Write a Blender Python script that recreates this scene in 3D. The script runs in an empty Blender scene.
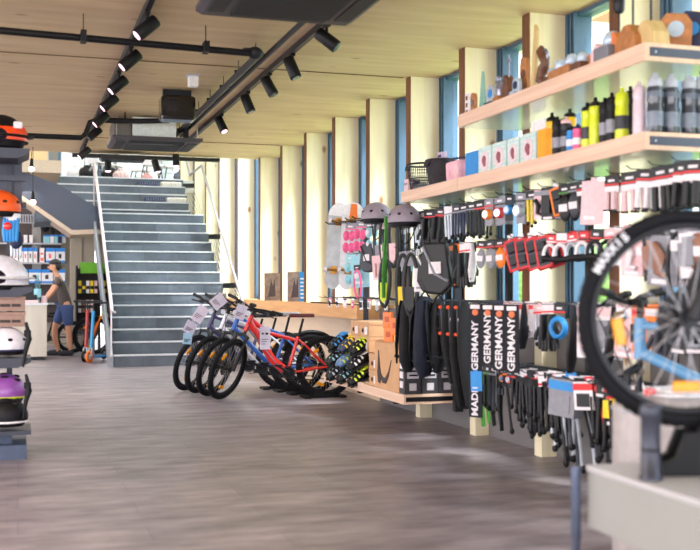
import bpy, bmesh, math, random
from mathutils import Vector, Matrix, Euler
random.seed(7)
PI = math.pi
SC = bpy.context.scene
COL = SC.collection

# ------------------------------------------------------------------ camera, sky, sun, exposure
YAW = math.radians(17.55); CH = 1.22; FPX = 1050.0; HOR = 288.0
cd = bpy.data.cameras.new('camera'); cam = bpy.data.objects.new('camera', cd); COL.objects.link(cam)
cam.location = (0, 0, CH); cam.rotation_euler = (PI/2, 0, -YAW)
cd.sensor_width = 36; cd.lens = 36*FPX/700; cd.shift_y = (HOR-275)/700
cd.clip_start = 0.1; cd.clip_end = 300
cd.dof.use_dof = True; cd.dof.focus_distance = 11.2; cd.dof.aperture_fstop = 2.2
SC.camera = cam

W = bpy.data.worlds.new('sky'); SC.world = W; W.use_nodes = True
nt = W.node_tree; nt.nodes.clear()
wo = nt.nodes.new('ShaderNodeOutputWorld'); bg = nt.nodes.new('ShaderNodeBackground')
geo = nt.nodes.new('ShaderNodeTexCoord'); sep = nt.nodes.new('ShaderNodeSeparateXYZ'); rp = nt.nodes.new('ShaderNodeValToRGB')
nt.links.new(geo.outputs['Generated'], sep.inputs[0]); nt.links.new(sep.outputs['Z'], rp.inputs[0])
rp.color_ramp.elements[0].position = 0.0; rp.color_ramp.elements[0].color = (0.95, 0.93, 0.98, 1)
rp.color_ramp.elements[1].position = 0.6; rp.color_ramp.elements[1].color = (0.72, 0.82, 1.0, 1)
nt.links.new(rp.outputs[0], bg.inputs[0]); bg.inputs[1].default_value = 3.3
nt.links.new(bg.outputs[0], wo.inputs[0])

sd = bpy.data.lights.new('sun', 'SUN'); sun = bpy.data.objects.new('sun', sd); COL.objects.link(sun)
sd.energy = 10; sd.angle = math.radians(22.0); sd.color = (1, 0.96, 0.90)
sun.location = (20, -10, 20)
sun.rotation_euler = Vector((-0.36, 0.60, -0.95)).to_track_quat('-Z', 'Y').to_euler()

def area(name, loc, direction, sx, sy, power, color):
    a = bpy.data.lights.new(name, 'AREA'); o = bpy.data.objects.new(name, a); COL.objects.link(o)
    a.shape = 'RECTANGLE'; a.size = sx; a.size_y = sy; a.energy = power; a.color = color
    o.location = loc; o.rotation_euler = Vector(direction).to_track_quat('-Z', 'Y').to_euler()
    return o
# unseen area lamps added as fill over shop, reception and upper storey
area('shop_fill', (-2.5, 5.0, 3.1), (0.15, 0.1, -1), 5, 9, 420, (1, 0.9, 0.82))
area('shop_fill_far', (0.2, 13.2, 3.12), (0, 0.25, -1), 3, 4, 120, (1, 0.93, 0.86))
area('reception_fill', (-1.2, 20.6, 3.1), (0, 0.2, -1), 3, 2, 45, (1, 0.95, 0.88))
area('upper_fill', (1.5, 20.0, 7.6), (0, -0.1, -1), 6, 7, 210, (1, 0.98, 0.95))  # added lamp under the roof, in place of daylight upstairs
SC.view_settings.view_transform = 'Standard'; SC.view_settings.look = 'None'
SC.view_settings.gamma = 1; SC.view_settings.use_curve_mapping = False
SC.view_settings.exposure = 0.7
SC.render.film_transparent = False
try:
    SC.cycles.use_denoising = True
    SC.cycles.max_bounces = 8; SC.cycles.transparent_max_bounces = 16
    SC.cycles.sample_clamp_indirect = 6
except Exception: pass

# ------------------------------------------------------------------ projection helpers: where a sight line meets a real plane
def tn(px): return math.tan(math.atan((px-350)/FPX)+YAW)       # X/Y along that sight line
def Yx(px, X): return X/tn(px)
def Xy(px, Y): return Y*tn(px)
def depth(X, Y): return X*math.sin(YAW)+Y*math.cos(YAW)
def Zy(py, X, Y): return CH+(HOR-py)/FPX*depth(X, Y)

# ------------------------------------------------------------------ materials
def lin(c):
    return tuple(((x/255)/12.92 if x/255 <= .04045 else (((x/255)+.055)/1.055)**2.4) for x in c)
_M = {}
def mat(name, rgb, rough=.5, metal=0, var=.08, scale=30, bump=0, spec=.5, alpha=1, emit=0, coat=0):
    if name in _M: return _M[name]
    m = bpy.data.materials.new(name); m.use_nodes = True; n = m.node_tree; b = n.nodes['Principled BSDF']
    c = lin(rgb)
    b.inputs['Roughness'].default_value = rough; b.inputs['Metallic'].default_value = metal
    b.inputs['Specular IOR Level'].default_value = spec
    b.inputs['Coat Weight'].default_value = coat
    tc = n.nodes.new('ShaderNodeTexCoord')
    ns = n.nodes.new('ShaderNodeTexNoise'); ns.inputs['Scale'].default_value = scale; ns.inputs['Detail'].default_value = 3
    n.links.new(tc.outputs['Object'], ns.inputs['Vector'])
    r = n.nodes.new('ShaderNodeValToRGB'); n.links.new(ns.outputs['Fac'], r.inputs[0])
    r.color_ramp.elements[0].position = .3; r.color_ramp.elements[1].position = .7
    r.color_ramp.elements[0].color = (*[x*(1-var) for x in c], 1); r.color_ramp.elements[1].color = (*[min(1, x*(1+var)) for x in c], 1)
    n.links.new(r.outputs[0], b.inputs['Base Color'])
    if alpha < 1: b.inputs['Alpha'].default_value = alpha
    if emit:
        b.inputs['Emission Color'].default_value = (*c, 1); b.inputs['Emission Strength'].default_value = emit
    if bump:
        bp = n.nodes.new('ShaderNodeBump'); bp.inputs['Strength'].default_value = bump; bp.inputs['Distance'].default_value = .01
        n.links.new(ns.outputs['Fac'], bp.inputs['Height']); n.links.new(bp.outputs[0], b.inputs['Normal'])
    _M[name] = m
    return m

def wood(name, c1, c2, axis=2, rough=.55, knots=True, kc=(140, 90, 50), stretch=14, seam=0, scale=1.0):
    """long grain along one axis, optional knots and board seams"""
    if name in _M: return _M[name]
    m = bpy.data.materials.new(name); m.use_nodes = True; n = m.node_tree; b = n.nodes['Principled BSDF']; L = n.links.new
    tc = n.nodes.new('ShaderNodeTexCoord'); mp = n.nodes.new('ShaderNodeMapping')
    s = [stretch, stretch, stretch]; s[axis] = .8; mp.inputs['Scale'].default_value = [x*scale for x in s]
    L(tc.outputs['Object'], mp.inputs[0])
    ns = n.nodes.new('ShaderNodeTexNoise'); ns.inputs['Scale'].default_value = 1.6; ns.inputs['Detail'].default_value = 5; L(mp.outputs[0], ns.inputs[0])
    r = n.nodes.new('ShaderNodeValToRGB'); L(ns.outputs['Fac'], r.inputs[0])
    r.color_ramp.elements[0].position = .3; r.color_ramp.elements[1].position = .7
    r.color_ramp.elements[0].color = (*lin(c1), 1); r.color_ramp.elements[1].color = (*lin(c2), 1)
    out = r.outputs[0]
    if knots:
        vo = n.nodes.new('ShaderNodeTexVoronoi'); vo.inputs['Scale'].default_value = 3.2
        m2 = n.nodes.new('ShaderNodeMapping'); k = [1, 1, 1]; k[axis] = .55; m2.inputs['Scale'].default_value = k; L(tc.outputs['Object'], m2.inputs[0]); L(m2.outputs[0], vo.inputs[0])
        rr = n.nodes.new('ShaderNodeValToRGB'); rr.color_ramp.elements[0].position = .06; rr.color_ramp.elements[0].color = (.85, .85, .85, 1)
        rr.color_ramp.elements[1].position = .12; rr.color_ramp.elements[1].color = (0, 0, 0, 1); L(vo.outputs['Distance'], rr.inputs[0])
        mx = n.nodes.new('ShaderNodeMixRGB'); L(rr.outputs[0], mx.inputs[0]); L(out, mx.inputs[1]); mx.inputs[2].default_value = (*lin(kc), 1); out = mx.outputs[0]
    L(out, b.inputs['Base Color']); b.inputs['Roughness'].default_value = rough; b.inputs['Specular IOR Level'].default_value = .35
    _M[name] = m
    return m

def tile_mat(name, c1, c2, grout, bw, rh, mortar=.004, rough=.45, rot=0, mott=.5, mscale=3.0, streak=(1, 1, 1), coord='Object', spec=.5):
    m = bpy.data.materials.new(name); m.use_nodes = True; n = m.node_tree; b = n.nodes['Principled BSDF']; L = n.links.new
    tc = n.nodes.new('ShaderNodeTexCoord'); mp = n.nodes.new('ShaderNodeMapping'); mp.inputs['Rotation'].default_value = rot if isinstance(rot, tuple) else (0, 0, rot)
    L(tc.outputs[coord], mp.inputs[0])
    br = n.nodes.new('ShaderNodeTexBrick'); L(mp.outputs[0], br.inputs[0])
    br.inputs['Scale'].default_value = 1; br.inputs['Brick Width'].default_value = bw; br.inputs['Row Height'].default_value = rh
    br.inputs['Mortar Size'].default_value = mortar; br.inputs['Mortar Smooth'].default_value = .4; br.inputs['Bias'].default_value = 0
    br.inputs['Color1'].default_value = (*lin(c1), 1); br.inputs['Color2'].default_value = (*lin(c2), 1); br.inputs['Mortar'].default_value = (*lin(grout), 1)
    m3 = n.nodes.new('ShaderNodeMapping'); m3.inputs['Scale'].default_value = streak; L(mp.outputs[0], m3.inputs[0])
    ns = n.nodes.new('ShaderNodeTexNoise'); ns.inputs['Scale'].default_value = mscale; ns.inputs['Detail'].default_value = 6; ns.inputs['Roughness'].default_value = .62; L(m3.outputs[0], ns.inputs[0])
    r = n.nodes.new('ShaderNodeValToRGB'); L(ns.outputs['Fac'], r.inputs[0]); r.color_ramp.elements[0].position = .32; r.color_ramp.elements[1].position = .68
    r.color_ramp.elements[0].color = (1-mott, 1-mott, 1-mott, 1); r.color_ramp.elements[1].color = (1, 1, 1, 1)
    mx = n.nodes.new('ShaderNodeMixRGB'); mx.blend_type = 'MULTIPLY'; mx.inputs[0].default_value = 1; L(br.outputs[0], mx.inputs[1]); L(r.outputs[0], mx.inputs[2])
    L(mx.outputs[0], b.inputs['Base Color']); b.inputs['Roughness'].default_value = rough; b.inputs['Specular IOR Level'].default_value = spec
    _M[name] = m
    return m

def glass(name, rgb=(235, 245, 250), refl=.12):
    if name in _M: return _M[name]
    m = bpy.data.materials.new(name); m.use_nodes = True; n = m.node_tree; n.nodes.clear(); L = n.links.new
    o = n.nodes.new('ShaderNodeOutputMaterial'); mx = n.nodes.new('ShaderNodeMixShader'); t = n.nodes.new('ShaderNodeBsdfTransparent'); g = n.nodes.new('ShaderNodeBsdfGlossy')
    t.inputs[0].default_value = (*lin(rgb), 1); g.inputs['Roughness'].default_value = .03
    lw = n.nodes.new('ShaderNodeLayerWeight'); lw.inputs[0].default_value = refl; L(lw.outputs['Fresnel'], mx.inputs[0]); L(t.outputs[0], mx.inputs[1]); L(g.outputs[0], mx.inputs[2]); L(mx.outputs[0], o.inputs[0])
    _M[name] = m
    return m

BLACK = mat('black plastic', (15, 15, 19), .5, spec=.3); RUB = mat('tyre rubber', (17, 18, 23), .8, var=.15, scale=60, bump=.3, spec=.25)
DKM = mat('dark coated metal', (30, 32, 38), .45, .3); STEEL = mat('brushed steel', (190, 186, 188), .3, .9); CHROME = mat('polished metal', (210, 212, 218), .18, 1)
WHITE = mat('white plastic', (236, 234, 238), .45); CARDW = mat('white card', (238, 230, 234), .7); SLATEF = mat('slate grey laminate', (58, 62, 76), .5)
ORANGE = mat('orange plastic', (246, 120, 20), .4); REFL = mat('orange reflector', (255, 160, 10), .25, var=.2, scale=200)
RED = mat('red paint', (226, 44, 40), .25, coat=.6); BLUEP = mat('blue paint', (40, 104, 196), .3, coat=.5); SKYB = mat('pale blue frame paint', (92, 150, 196), .35, coat=.4)
GREY = mat('mid grey plastic', (120, 122, 130), .5); LGREY = mat('light grey plastic', (178, 178, 186), .5)
PALE = {'K': ((17, 17, 22), 'black'), 'W': ((236, 230, 234), 'white'), 'R': ((222, 40, 44), 'red'), 'O': ((250, 128, 24), 'orange'), 'Y': ((250, 214, 20), 'yellow'),
        'L': ((206, 224, 40), 'lime'), 'B': ((40, 140, 214), 'blue'), 'G': ((140, 140, 150), 'grey'), 'D': ((56, 58, 68), 'dark grey'), 'P': ((240, 96, 150), 'pink'), 'Q': ((236, 196, 200), 'pale pink'),
        'T': ((150, 208, 222), 'pale blue'), 'N': ((24, 34, 72), 'navy'), 'S': ((196, 200, 210), 'silver'), 'E': ((150, 104, 84), 'brown'), 'V': ((70, 140, 50), 'green'), 'C': ((206, 214, 220), 'clear')}
def pm(k):
    if k == 'C': return glass('clear film', (236, 238, 242), .25)
    return mat(PALE[k][1]+' goods', PALE[k][0], .5, .7 if k == 'S' else 0)

# ------------------------------------------------------------------ mesh builder
def fr(loc=(0, 0, 0), rot=(0, 0, 0), s=1):
    return Matrix.LocRotScale(Vector(loc), Euler(rot), Vector((s, s, s)) if not isinstance(s, tuple) else Vector(s))
class MB:
    def __init__(s): s.v = []; s.f = []; s.mi = []; s.sm = []; s.M = Matrix.Identity(4); s.k = 0
    def add(s, vs, fs, smooth=False):
        o = len(s.v); s.v += [tuple(s.M @ Vector(p)) for p in vs]
        for f in fs: s.f.append([o+i for i in f]); s.mi.append(s.k); s.sm.append(smooth)
        return s
    def box(s, x0, x1, y0, y1, z0, z1):
        return s.add([(x0, y0, z0), (x1, y0, z0), (x1, y1, z0), (x0, y1, z0), (x0, y0, z1), (x1, y0, z1), (x1, y1, z1), (x0, y1, z1)],
                     [(0, 3, 2, 1), (4, 5, 6, 7), (0, 1, 5, 4), (1, 2, 6, 5), (2, 3, 7, 6), (3, 0, 4, 7)])
    def cb(s, c, d): return s.box(c[0]-d[0]/2, c[0]+d[0]/2, c[1]-d[1]/2, c[1]+d[1]/2, c[2]-d[2]/2, c[2]+d[2]/2)
    def tube(s, pts, r, n=8, closed=False, flat=1.0, caps=True):
        pts = [Vector(p) for p in pts]; N = len(pts); rs = r if isinstance(r, (list, tuple)) else [r]*N
        vs = []; prev = None
        for i, p in enumerate(pts):
            if closed: t = pts[(i+1) % N]-pts[i-1]
            else: t = pts[min(i+1, N-1)]-pts[max(i-1, 0)]
            t = t.normalized() if t.length > 1e-9 else Vector((0, 0, 1))
            if prev is None:
                a = Vector((0, 0, 1)) if abs(t.z) < .9 else Vector((1, 0, 0)); u = t.cross(a).normalized()
            else:
                u = prev-t*prev.dot(t); u = u.normalized() if u.length > 1e-6 else t.orthogonal().normalized()
            prev = u; w = t.cross(u)
            for j in range(n):
                a = 2*PI*j/n; vs.append(p+(u*math.cos(a)+w*math.sin(a)*flat)*rs[i])
        fs = []
        for i in range(N if closed else N-1):
            for j in range(n):
                a = i*n+j; b = i*n+(j+1) % n; c = ((i+1) % N)*n+(j+1) % n; d = ((i+1) % N)*n+j; fs.append((a, b, c, d))
        s.add(vs, fs, True)
        if caps and not closed:
            s.add(vs[:n], [tuple(range(n))[::-1]]); s.add(vs[-n:], [tuple(range(n))])
        return s
    def cyl(s, a, b, r, r2=None, n=14): return s.tube([a, b], [r, r if r2 is None else r2], n)
    def ring(s, c, R, r, axis='y', n=40, m=10, sq=1.0, a0=0, a1=2*PI, Rz=None):
        pts = []; full = abs(a1-a0-2*PI) < 1e-6; cnt = n if full else n+1; Rz = Rz or R
        for i in range(cnt):
            a = a0+(a1-a0)*i/n; p = (R*math.cos(a), Rz*math.sin(a))
            q = {'y': (p[0], 0, p[1]), 'z': (p[0], p[1], 0), 'x': (0, p[0], p[1])}[axis]; pts.append((c[0]+q[0], c[1]+q[1], c[2]+q[2]))
        return s.tube(pts, r, m, full, sq)
    def lathe(s, prof, c=(0, 0, 0), n=20, M=None):
        vs = []; M = M or Matrix.Identity(4)
        for r, z in prof:
            for j in range(n):
                a = 2*PI*j/n; p = M @ Vector((r*math.cos(a), r*math.sin(a), z)); vs.append((p.x+c[0], p.y+c[1], p.z+c[2]))
        fs = [(i*n+j, i*n+(j+1) % n, (i+1)*n+(j+1) % n, (i+1)*n+j) for i in range(len(prof)-1) for j in range(n)]
        s.add(vs, fs, True); s.add(vs[:n], [tuple(range(n))[::-1]]); s.add(vs[-n:], [tuple(range(n))])
        return s
    def prism(s, out, t0, t1, plane='xz'):
        def P(a, b, t): return {'xz': (a, t, b), 'xy': (a, b, t), 'yz': (t, a, b)}[plane]
        n = len(out); vs = [P(a, b, t0) for a, b in out]+[P(a, b, t1) for a, b in out]
        return s.add(vs, [tuple(range(n)), tuple(range(2*n-1, n-1, -1))]+[(i, (i+1) % n, n+(i+1) % n, n+i) for i in range(n)])
    def ell(s, c, r, n=18, m=12, z0=-1, z1=1):
        vs = []; a0 = math.asin(z0); a1 = math.asin(z1)
        for i in range(m+1):
            a = a0+(a1-a0)*i/m
            for j in range(n):
                b = 2*PI*j/n; vs.append((c[0]+r[0]*math.cos(a)*math.cos(b), c[1]+r[1]*math.cos(a)*math.sin(b), c[2]+r[2]*math.sin(a)))
        fs = [(i*n+j, i*n+(j+1) % n, (i+1)*n+(j+1) % n, (i+1)*n+j) for i in range(m) for j in range(n)]
        s.add(vs, fs, True)
        if z0 > -1: s.add(vs[:n], [tuple(range(n))[::-1]])
        if z1 < 1: s.add(vs[-n:], [tuple(range(n))])
        return s
    def text(s, t, size, M, depth=.002, bold=0.0, ax='CENTER'):
        cu = bpy.data.curves.new('t', 'FONT'); cu.body = t; cu.size = size; cu.extrude = depth; cu.align_x = ax; cu.align_y = 'CENTER'; cu.offset = bold; cu.resolution_u = 3
        o = bpy.data.objects.new('t', cu); COL.objects.link(o); dg = bpy.context.evaluated_depsgraph_get(); dg.update()
        me = bpy.data.meshes.new_from_object(o.evaluated_get(dg)); vs = [tuple(M @ v.co) for v in me.vertices]; fs = [tuple(p.vertices) for p in me.polygons]
        bpy.data.objects.remove(o); bpy.data.curves.remove(cu); bpy.data.meshes.remove(me)
        return s.add(vs, fs)
    def build(s, name, mats, parent=None, bevel=0, seg=2, loc=None, sub=0):
        me = bpy.data.meshes.new(name); me.from_pydata(s.v, [], s.f)
        for m in (mats if isinstance(mats, (list, tuple)) else [mats]): me.materials.append(m)
        me.polygons.foreach_set('material_index', s.mi); me.polygons.foreach_set('use_smooth', s.sm)
        bm = bmesh.new(); bm.from_mesh(me); bmesh.ops.recalc_face_normals(bm, faces=bm.faces); bm.to_mesh(me); bm.free(); me.update()
        o = bpy.data.objects.new(name, me); COL.objects.link(o)
        if parent: o.parent = parent
        if loc: o.location = loc
        if bevel:
            b = o.modifiers.new('edge', 'BEVEL'); b.width = bevel; b.segments = seg; b.limit_method = 'ANGLE'; b.angle_limit = .7
        if sub:
            b = o.modifiers.new('soft', 'SUBSURF'); b.levels = sub; b.render_levels = sub
        return o
def tag(o, label=None, cat=None, group=None, kind=None):
    if label: o['label'] = label
    if cat: o['category'] = cat
    if group: o['group'] = group
    if kind: o['kind'] = kind
    return o
def thing(name, label, cat, loc=(0, 0, 0), rz=0, group=None, rot=None):
    o = bpy.data.objects.new(name, None); COL.objects.link(o); o.empty_display_size = .05
    o.location = loc; o.rotation_euler = rot if rot else (0, 0, rz)
    return tag(o, label, cat, group)
KIDS = {}
def dup(o, loc=None, rz=None, label=None, parent=None):
    c = o.copy(); COL.objects.link(c)
    if parent: c.parent = parent
    for ch in list(o.children): dup(ch, parent=c)
    if loc is not None: c.location = loc
    if rz is not None: c.rotation_euler[2] = rz
    if label: c['label'] = label
    return c
def struct(mb, name, mats, parent=None, **k):
    o = mb.build(name, mats, parent, **k)
    if not parent: o['kind'] = 'structure'
    return o

# ------------------------------------------------------------------ structure
FLOORM = tile_mat('vinyl floor planks', (172, 160, 166), (154, 144, 152), (140, 130, 136), 1.25, .32, .003, .40, 0, .6, 1.7, (1.3, 3.6, 1), spec=.6)
CEILM = wood('ceiling plywood', (202, 174, 138), (220, 196, 160), 0, .6, True, (170, 134, 96), 5)
PINE = wood('pine board', (228, 214, 178), (240, 230, 202), 2, .5, True, (150, 96, 50), 9)
PINEX = wood('pine band', (214, 158, 104), (232, 182, 128), 1, .5, False, stretch=12)
PINEL = wood('pale wainscot', (216, 192, 164), (230, 208, 182), 1, .5, False, stretch=5)
EDGE = wood('dark brown fin edge', (92, 58, 40), (132, 84, 54), 2, .6, False)  # darker brown for the inner edges of the fins
OAK = wood('pale oak shelf', (222, 184, 158), (238, 206, 182), 1, .45, False, stretch=30)
LAM = mat('glossy white laminate', (216, 220, 210), .12, spec=.7, var=.02)
FRAMEB = mat('blue grey window frame', (66, 96, 122), .45, 0, var=.05)
GREYW = mat('grey wall panel', (112, 108, 108), .6, var=.05, scale=4); TAUPE = mat('taupe wall paint', (168, 156, 142), .7, var=.03, scale=3)
PLASTER = mat('white plaster', (238, 238, 240), .7, var=.02); CONC = mat('dark steel grey paint', (70, 74, 90), .5, var=.04, scale=3)
STAIRM = tile_mat('blue grey stair tile', (106, 116, 128), (86, 96, 108), (72, 84, 98), .62, .5, .003, .5, (PI/2, 0, 0), .38, 2.6)
NOSE = mat('pale stair nosing', (204, 206, 212), .4)
GL = glass('window pane', (246, 250, 252), .03); GLB = glass('balustrade glass', (222, 240, 236), .2)

XF, XW, XWIN = 3.5, 3.9, 3.86
m = MB(); m.box(-9, 4.2, -4, 27, -.2, 0); struct(m, 'floor', FLOORM)
m = MB(); m.box(-9, 4.0, -4, 15.85, 3.2, 3.42)
struct(m, 'ceiling', CEILM)
for i, y in enumerate((4.35, 9.25, 14.15)):
    m = MB(); m.box(-9, 3.45, y, y+.012, 3.192, 3.2); struct(m, 'trim_%d' % (i+1), mat('brown ceiling seam', (120, 92, 70), .7))  # thin brown strips along the ceiling panel seams
# fins
FINS = [1.0, 2.2, 3.38, 4.55, 5.73, 6.91, 8.06, 9.31, 10.51, 11.76, 13.03, 14.31, 15.7, 17.4, 19.06, 20.5, 21.9, 23.9]
SILLY = 10.7
for i, y in enumerate(FINS):
    z0 = 0 if y < SILLY-.3 else 1.04; z1 = 3.2 if y < 15.9 else 7.2
    m = MB()
    if z0 == 0: m.box(XF+.1, XWIN-.07, y-.11, y, 0, 1.0); z0 = 1.0
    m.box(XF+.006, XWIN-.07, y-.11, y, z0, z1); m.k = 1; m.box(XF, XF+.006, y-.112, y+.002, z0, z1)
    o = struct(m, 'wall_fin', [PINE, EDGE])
# lintel board
m = MB(); m.box(XWIN-.03, XW+.1, 0, 15.85, 3.18, 3.2); struct(m, 'trim_7', PINE)
# low wall and wainscot
m = MB(); m.box(3.72, XW+.2, -4, SILLY, 0, 1.0); struct(m, 'wall_right', GREYW)
m = MB(); m.box(3.72, XW+.2, SILLY, 27, 0, .885); struct(m, 'wall_wainscot', PINEL)
m = MB(); m.box(3.46, XW+.2, SILLY, 27, .885, 1.04); struct(m, 'trim_8', PINEX)
# windows: one per bay
for i in range(len(FINS)-1):
    ya, yb = FINS[i], FINS[i+1]-.11
    z0 = 1.0 if yb < SILLY else 1.04; z1 = 3.19 if yb < 15.9 else 7.2
    w = tag(bpy.data.objects.new('window_%d' % (i+1), None), kind='structure'); COL.objects.link(w); w.location = (XWIN, ya, z0)
    m = MB(); H = z1-z0; Lg = yb-ya+.11
    m.box(-.07, .06, -.11, .03, 0, H)
    m.box(-.07, .06, Lg-.26, Lg-.11, 0, H)
    for q in (.265, .22, .17): m.box(-.085, -.07, Lg-q, Lg-q+.018, 0, H)
    m.box(-.05, .06, .06, Lg-.29, 0, .07); m.box(-.05, .06, .06, Lg-.25, H-.03, H)
    m.build('window_frame', FRAMEB, w)
    m = MB(); m.box(.0, .012, .065, Lg-.26, .07, H-.03); m.build('pane', GL, w)
# back / left surroundings
m = MB(); m.box(-9, 1.5, 22.96, 23.1, 0, 3.34); struct(m, 'wall_back', TAUPE)
m = MB(); m.box(.98, 1.45, 21.3, 21.45, 0, 2.42); struct(m, 'wall_partition', TAUPE)
m = MB(); m.box(1.2, 1.21, 21.28, 21.3, 0, 2.5); struct(m, 'trim_9', mat('panel joint', (120, 110, 100), .7))
m = MB(); m.box(-9, .1, 15.85, 16.0, 3.2, 3.42); struct(m, 'trim_10', CEILM)
m = MB(); m.box(-9, .75, 19.9, 23.2, 3.32, 3.55); struct(m, 'ceiling_rear', mat('pale soffit', (190, 172, 152), .7))
m = MB(); m.box(-9, 4.0, 22.95+.27, 29, 3.36, 3.59); struct(m, 'floor_upper', mat('upper floor slab', (180, 176, 172), .6))
m = MB(); m.box(-9, 4.0, 28.6, 28.8, 3.59, 8); struct(m, 'wall_upper_back', mat('grey white upper wall', (176, 186, 194), .7, var=.03))
m = MB(); m.box(.62, .8, 22.9, 23.2, 3.55, 7); struct(m, 'wall_pillar', mat('grey pillar paint', (120, 118, 116), .6))
m = MB(); m.box(.1, .6, 23.6, 23.7, 3.59, 4.9); struct(m, 'wall_screen', wood('blond screen', (226, 190, 140), (238, 206, 160), 0, .5, False))
for k, (xa, xb) in enumerate(((1.0, 2.1), (2.5, 3.7))):
    w = tag(bpy.data.objects.new('window_%d' % (30+k), None), kind='structure'); COL.objects.link(w)
    m = MB(); m.box(xa, xa+.08, 28.52, 28.6, 3.7, 5.6); m.box(xb-.08, xb, 28.52, 28.6, 3.7, 5.6); m.box(xa, xb, 28.52, 28.6, 3.62, 3.7); m.box(xa, xb, 28.52, 28.6, 5.6, 5.7); m.build('window_frame', FRAMEB, w)
    m = MB(); m.box(xa+.08, xb-.08, 28.55, 28.57, 3.7, 5.6); m.build('pane', mat('bright frosted pane', (226, 238, 246), .2), w)

m = MB(); m.box(-9, 6.6, 15.75, 29, 7.9, 8.1); struct(m, 'ceiling_sun_shade', mat('pale sun shade roof', (226, 214, 194), .7))  # roof and eave out of view, added to keep sun off the stairs
m = MB(); m.box(-9, 4.0, 15.75, 15.85, 3.42, 7.9); struct(m, 'wall_upper_front', PLASTER)  # front wall out of view, added with the roof against direct sun
# sloping parapet beside the landing, with its pale soffit
pr = bpy.data.objects.new('parapet', None); COL.objects.link(pr); tag(pr, 'dark slate grey sloping parapet panel beside the stair landing', 'parapet', kind='structure')
Y0 = 20.0
pts = [(Xy(98, Y0), Zy(208, Xy(98, Y0), Y0)), (Xy(98, Y0), Zy(229, 1.4, Y0)), (Xy(72, Y0), Zy(230, .95, Y0)), (Xy(20, Y0), Zy(194, 0, Y0)), (-3.2, Zy(194, 0, Y0)+2.2), (-3.2, Zy(170, 0, Y0)+2.2), (Xy(20, Y0), Zy(170, 0, Y0)), (Xy(58, Y0), Zy(184, .7, Y0))]
m = MB(); m.prism(pts, Y0, Y0+.12); m.build('parapet_panel', CONC, pr)
q = pts[1:5]; so = [(a, b-.005) for a, b in q]+[(a, b-.09) for a, b in q[::-1]]
m = MB(); m.prism(so, Y0-.06, Y0+1.2); m.build('soffit', mat('warm pale soffit', (196, 172, 152), .6), pr)

# ------------------------------------------------------------------ staircase
st = bpy.data.objects.new('staircase', None); COL.objects.link(st); tag(st, 'wide blue grey tiled staircase with white nosings rising to the upper floor', 'staircase', kind='structure')
RS = .189; SY = 16.54; SX0, SX1 = 1.41, 3.44
def step(i, x0, x1, y, y2, zt):
    m = MB(); m.box(x0, x1, y, y2, zt-RS-.1 if i > 1 else 0, zt-.012)
    o = m.build('step', STAIRM, st)
    m = MB(); m.box(x0-.002, x1+.002, y-.018, y+.05, zt-.024, zt); m.build('nosing', NOSE, o)
for i in range(1, 14): step(i, SX0, SX1, SY+(i-1)*.29, SY+i*.29+.06, i*RS)
step(14, SX0-.02, SX1, SY+13*.29, 22.0, 14*RS)
m = MB(); m.box(.3, SX0-.03, 20.14, 22.0, 14*RS-.2, 14*RS); m.build('landing', STAIRM, st)
ys = [21.9, 22.18, 22.43, 22.68, 22.94]
for k in range(5): step(15+k, .78, SX1, ys[k], ys[k]+.34, (15+k)*RS)
# stringer
def sl(x0, x1, up, dn, name, mm):
    ya, yb = SY-.05, SY+13*.29
    m = MB(); m.prism([(ya, 0), (ya, up), (yb, 14*RS-.02+up*.2), (yb, 14*RS-dn), (ya+.32, 0)], x0, x1, 'yz'); return m.build(name, mm, st)
sl(SX0-.07, SX0-.01, .16, .3, 'stringer', mat('grey painted steel', (142, 146, 154), .4, .3))
# balustrade glass + rails
m = MB(); m.prism([(SY-.02, .17), (SY-.02, .8), (20.3, 3.42), (20.3, 2.7)], SX0-.045, SX0-.03, 'yz'); m.build('glass_panel', GLB, st)
RAILM = mat('satin steel rail', (216, 204, 210), .3, .6)
m = MB(); m.tube([(SX0+.02, SY+.02, .84), (SX0-.03, SY-.04, .86), (SX0-.03, SY, .93), (SX0-.03, SY+13*.29, 3.55), (SX0-.03, 21.6, 3.58)], .023, 10); m.build('handrail', RAILM, st)
m = MB(); m.tube([(SX0-.038, SY-.02, .8), (SX0-.038, SY+13*.29, 3.42)], .009, 8); m.tube([(SX0-.038, SY-.02, 0), (SX0-.038, SY-.02, .82)], .012, 8)
m.tube([(SX0-.038, 20.3, 2.6), (SX0-.038, 20.3, 3.5)], .02, 8); m.build('glass_edge_rail', RAILM, st)
m = MB(); xr = 3.4
m.tube([(xr-.02, SY-.12, .84), (xr, SY-.22, .88), (xr, SY-.2, .95), (xr, SY+13*.29, 3.6), (xr, 21.75, 3.56), (xr, 23.1, 4.55)], .024, 10); m.build('handrail', mat('dim steel rail', (166, 160, 166), .35, .6), st)
# tensioned rods between the flight and the window fins
ROD = mat('pale rod', (176, 170, 150), .4, .3)
for (pa, pb, yt, dpx, yb) in ((181, 193, 187, 9, 213), (207, 219, 238, 8, 272), (223, 235, 287, 8, 306)):
    m = MB(); m2 = MB(); X = 3.47
    for k in range(7):
        p = pa+(pb-pa)*k/6; ya, yb_ = Yx(p, X), Yx(p+dpx, X); za, zb = Zy(yt, X, ya), Zy(yb, X, yb_)
        m.tube([(X, ya, za), (X, yb_, zb)], .009, 6); m2.box(X-.02, X+.02, ya-.05, ya+.05, za-.02, za+.07)
    o = m.build('rods', ROD, st); m2.build('rod_brackets', BLACK, o)

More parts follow.
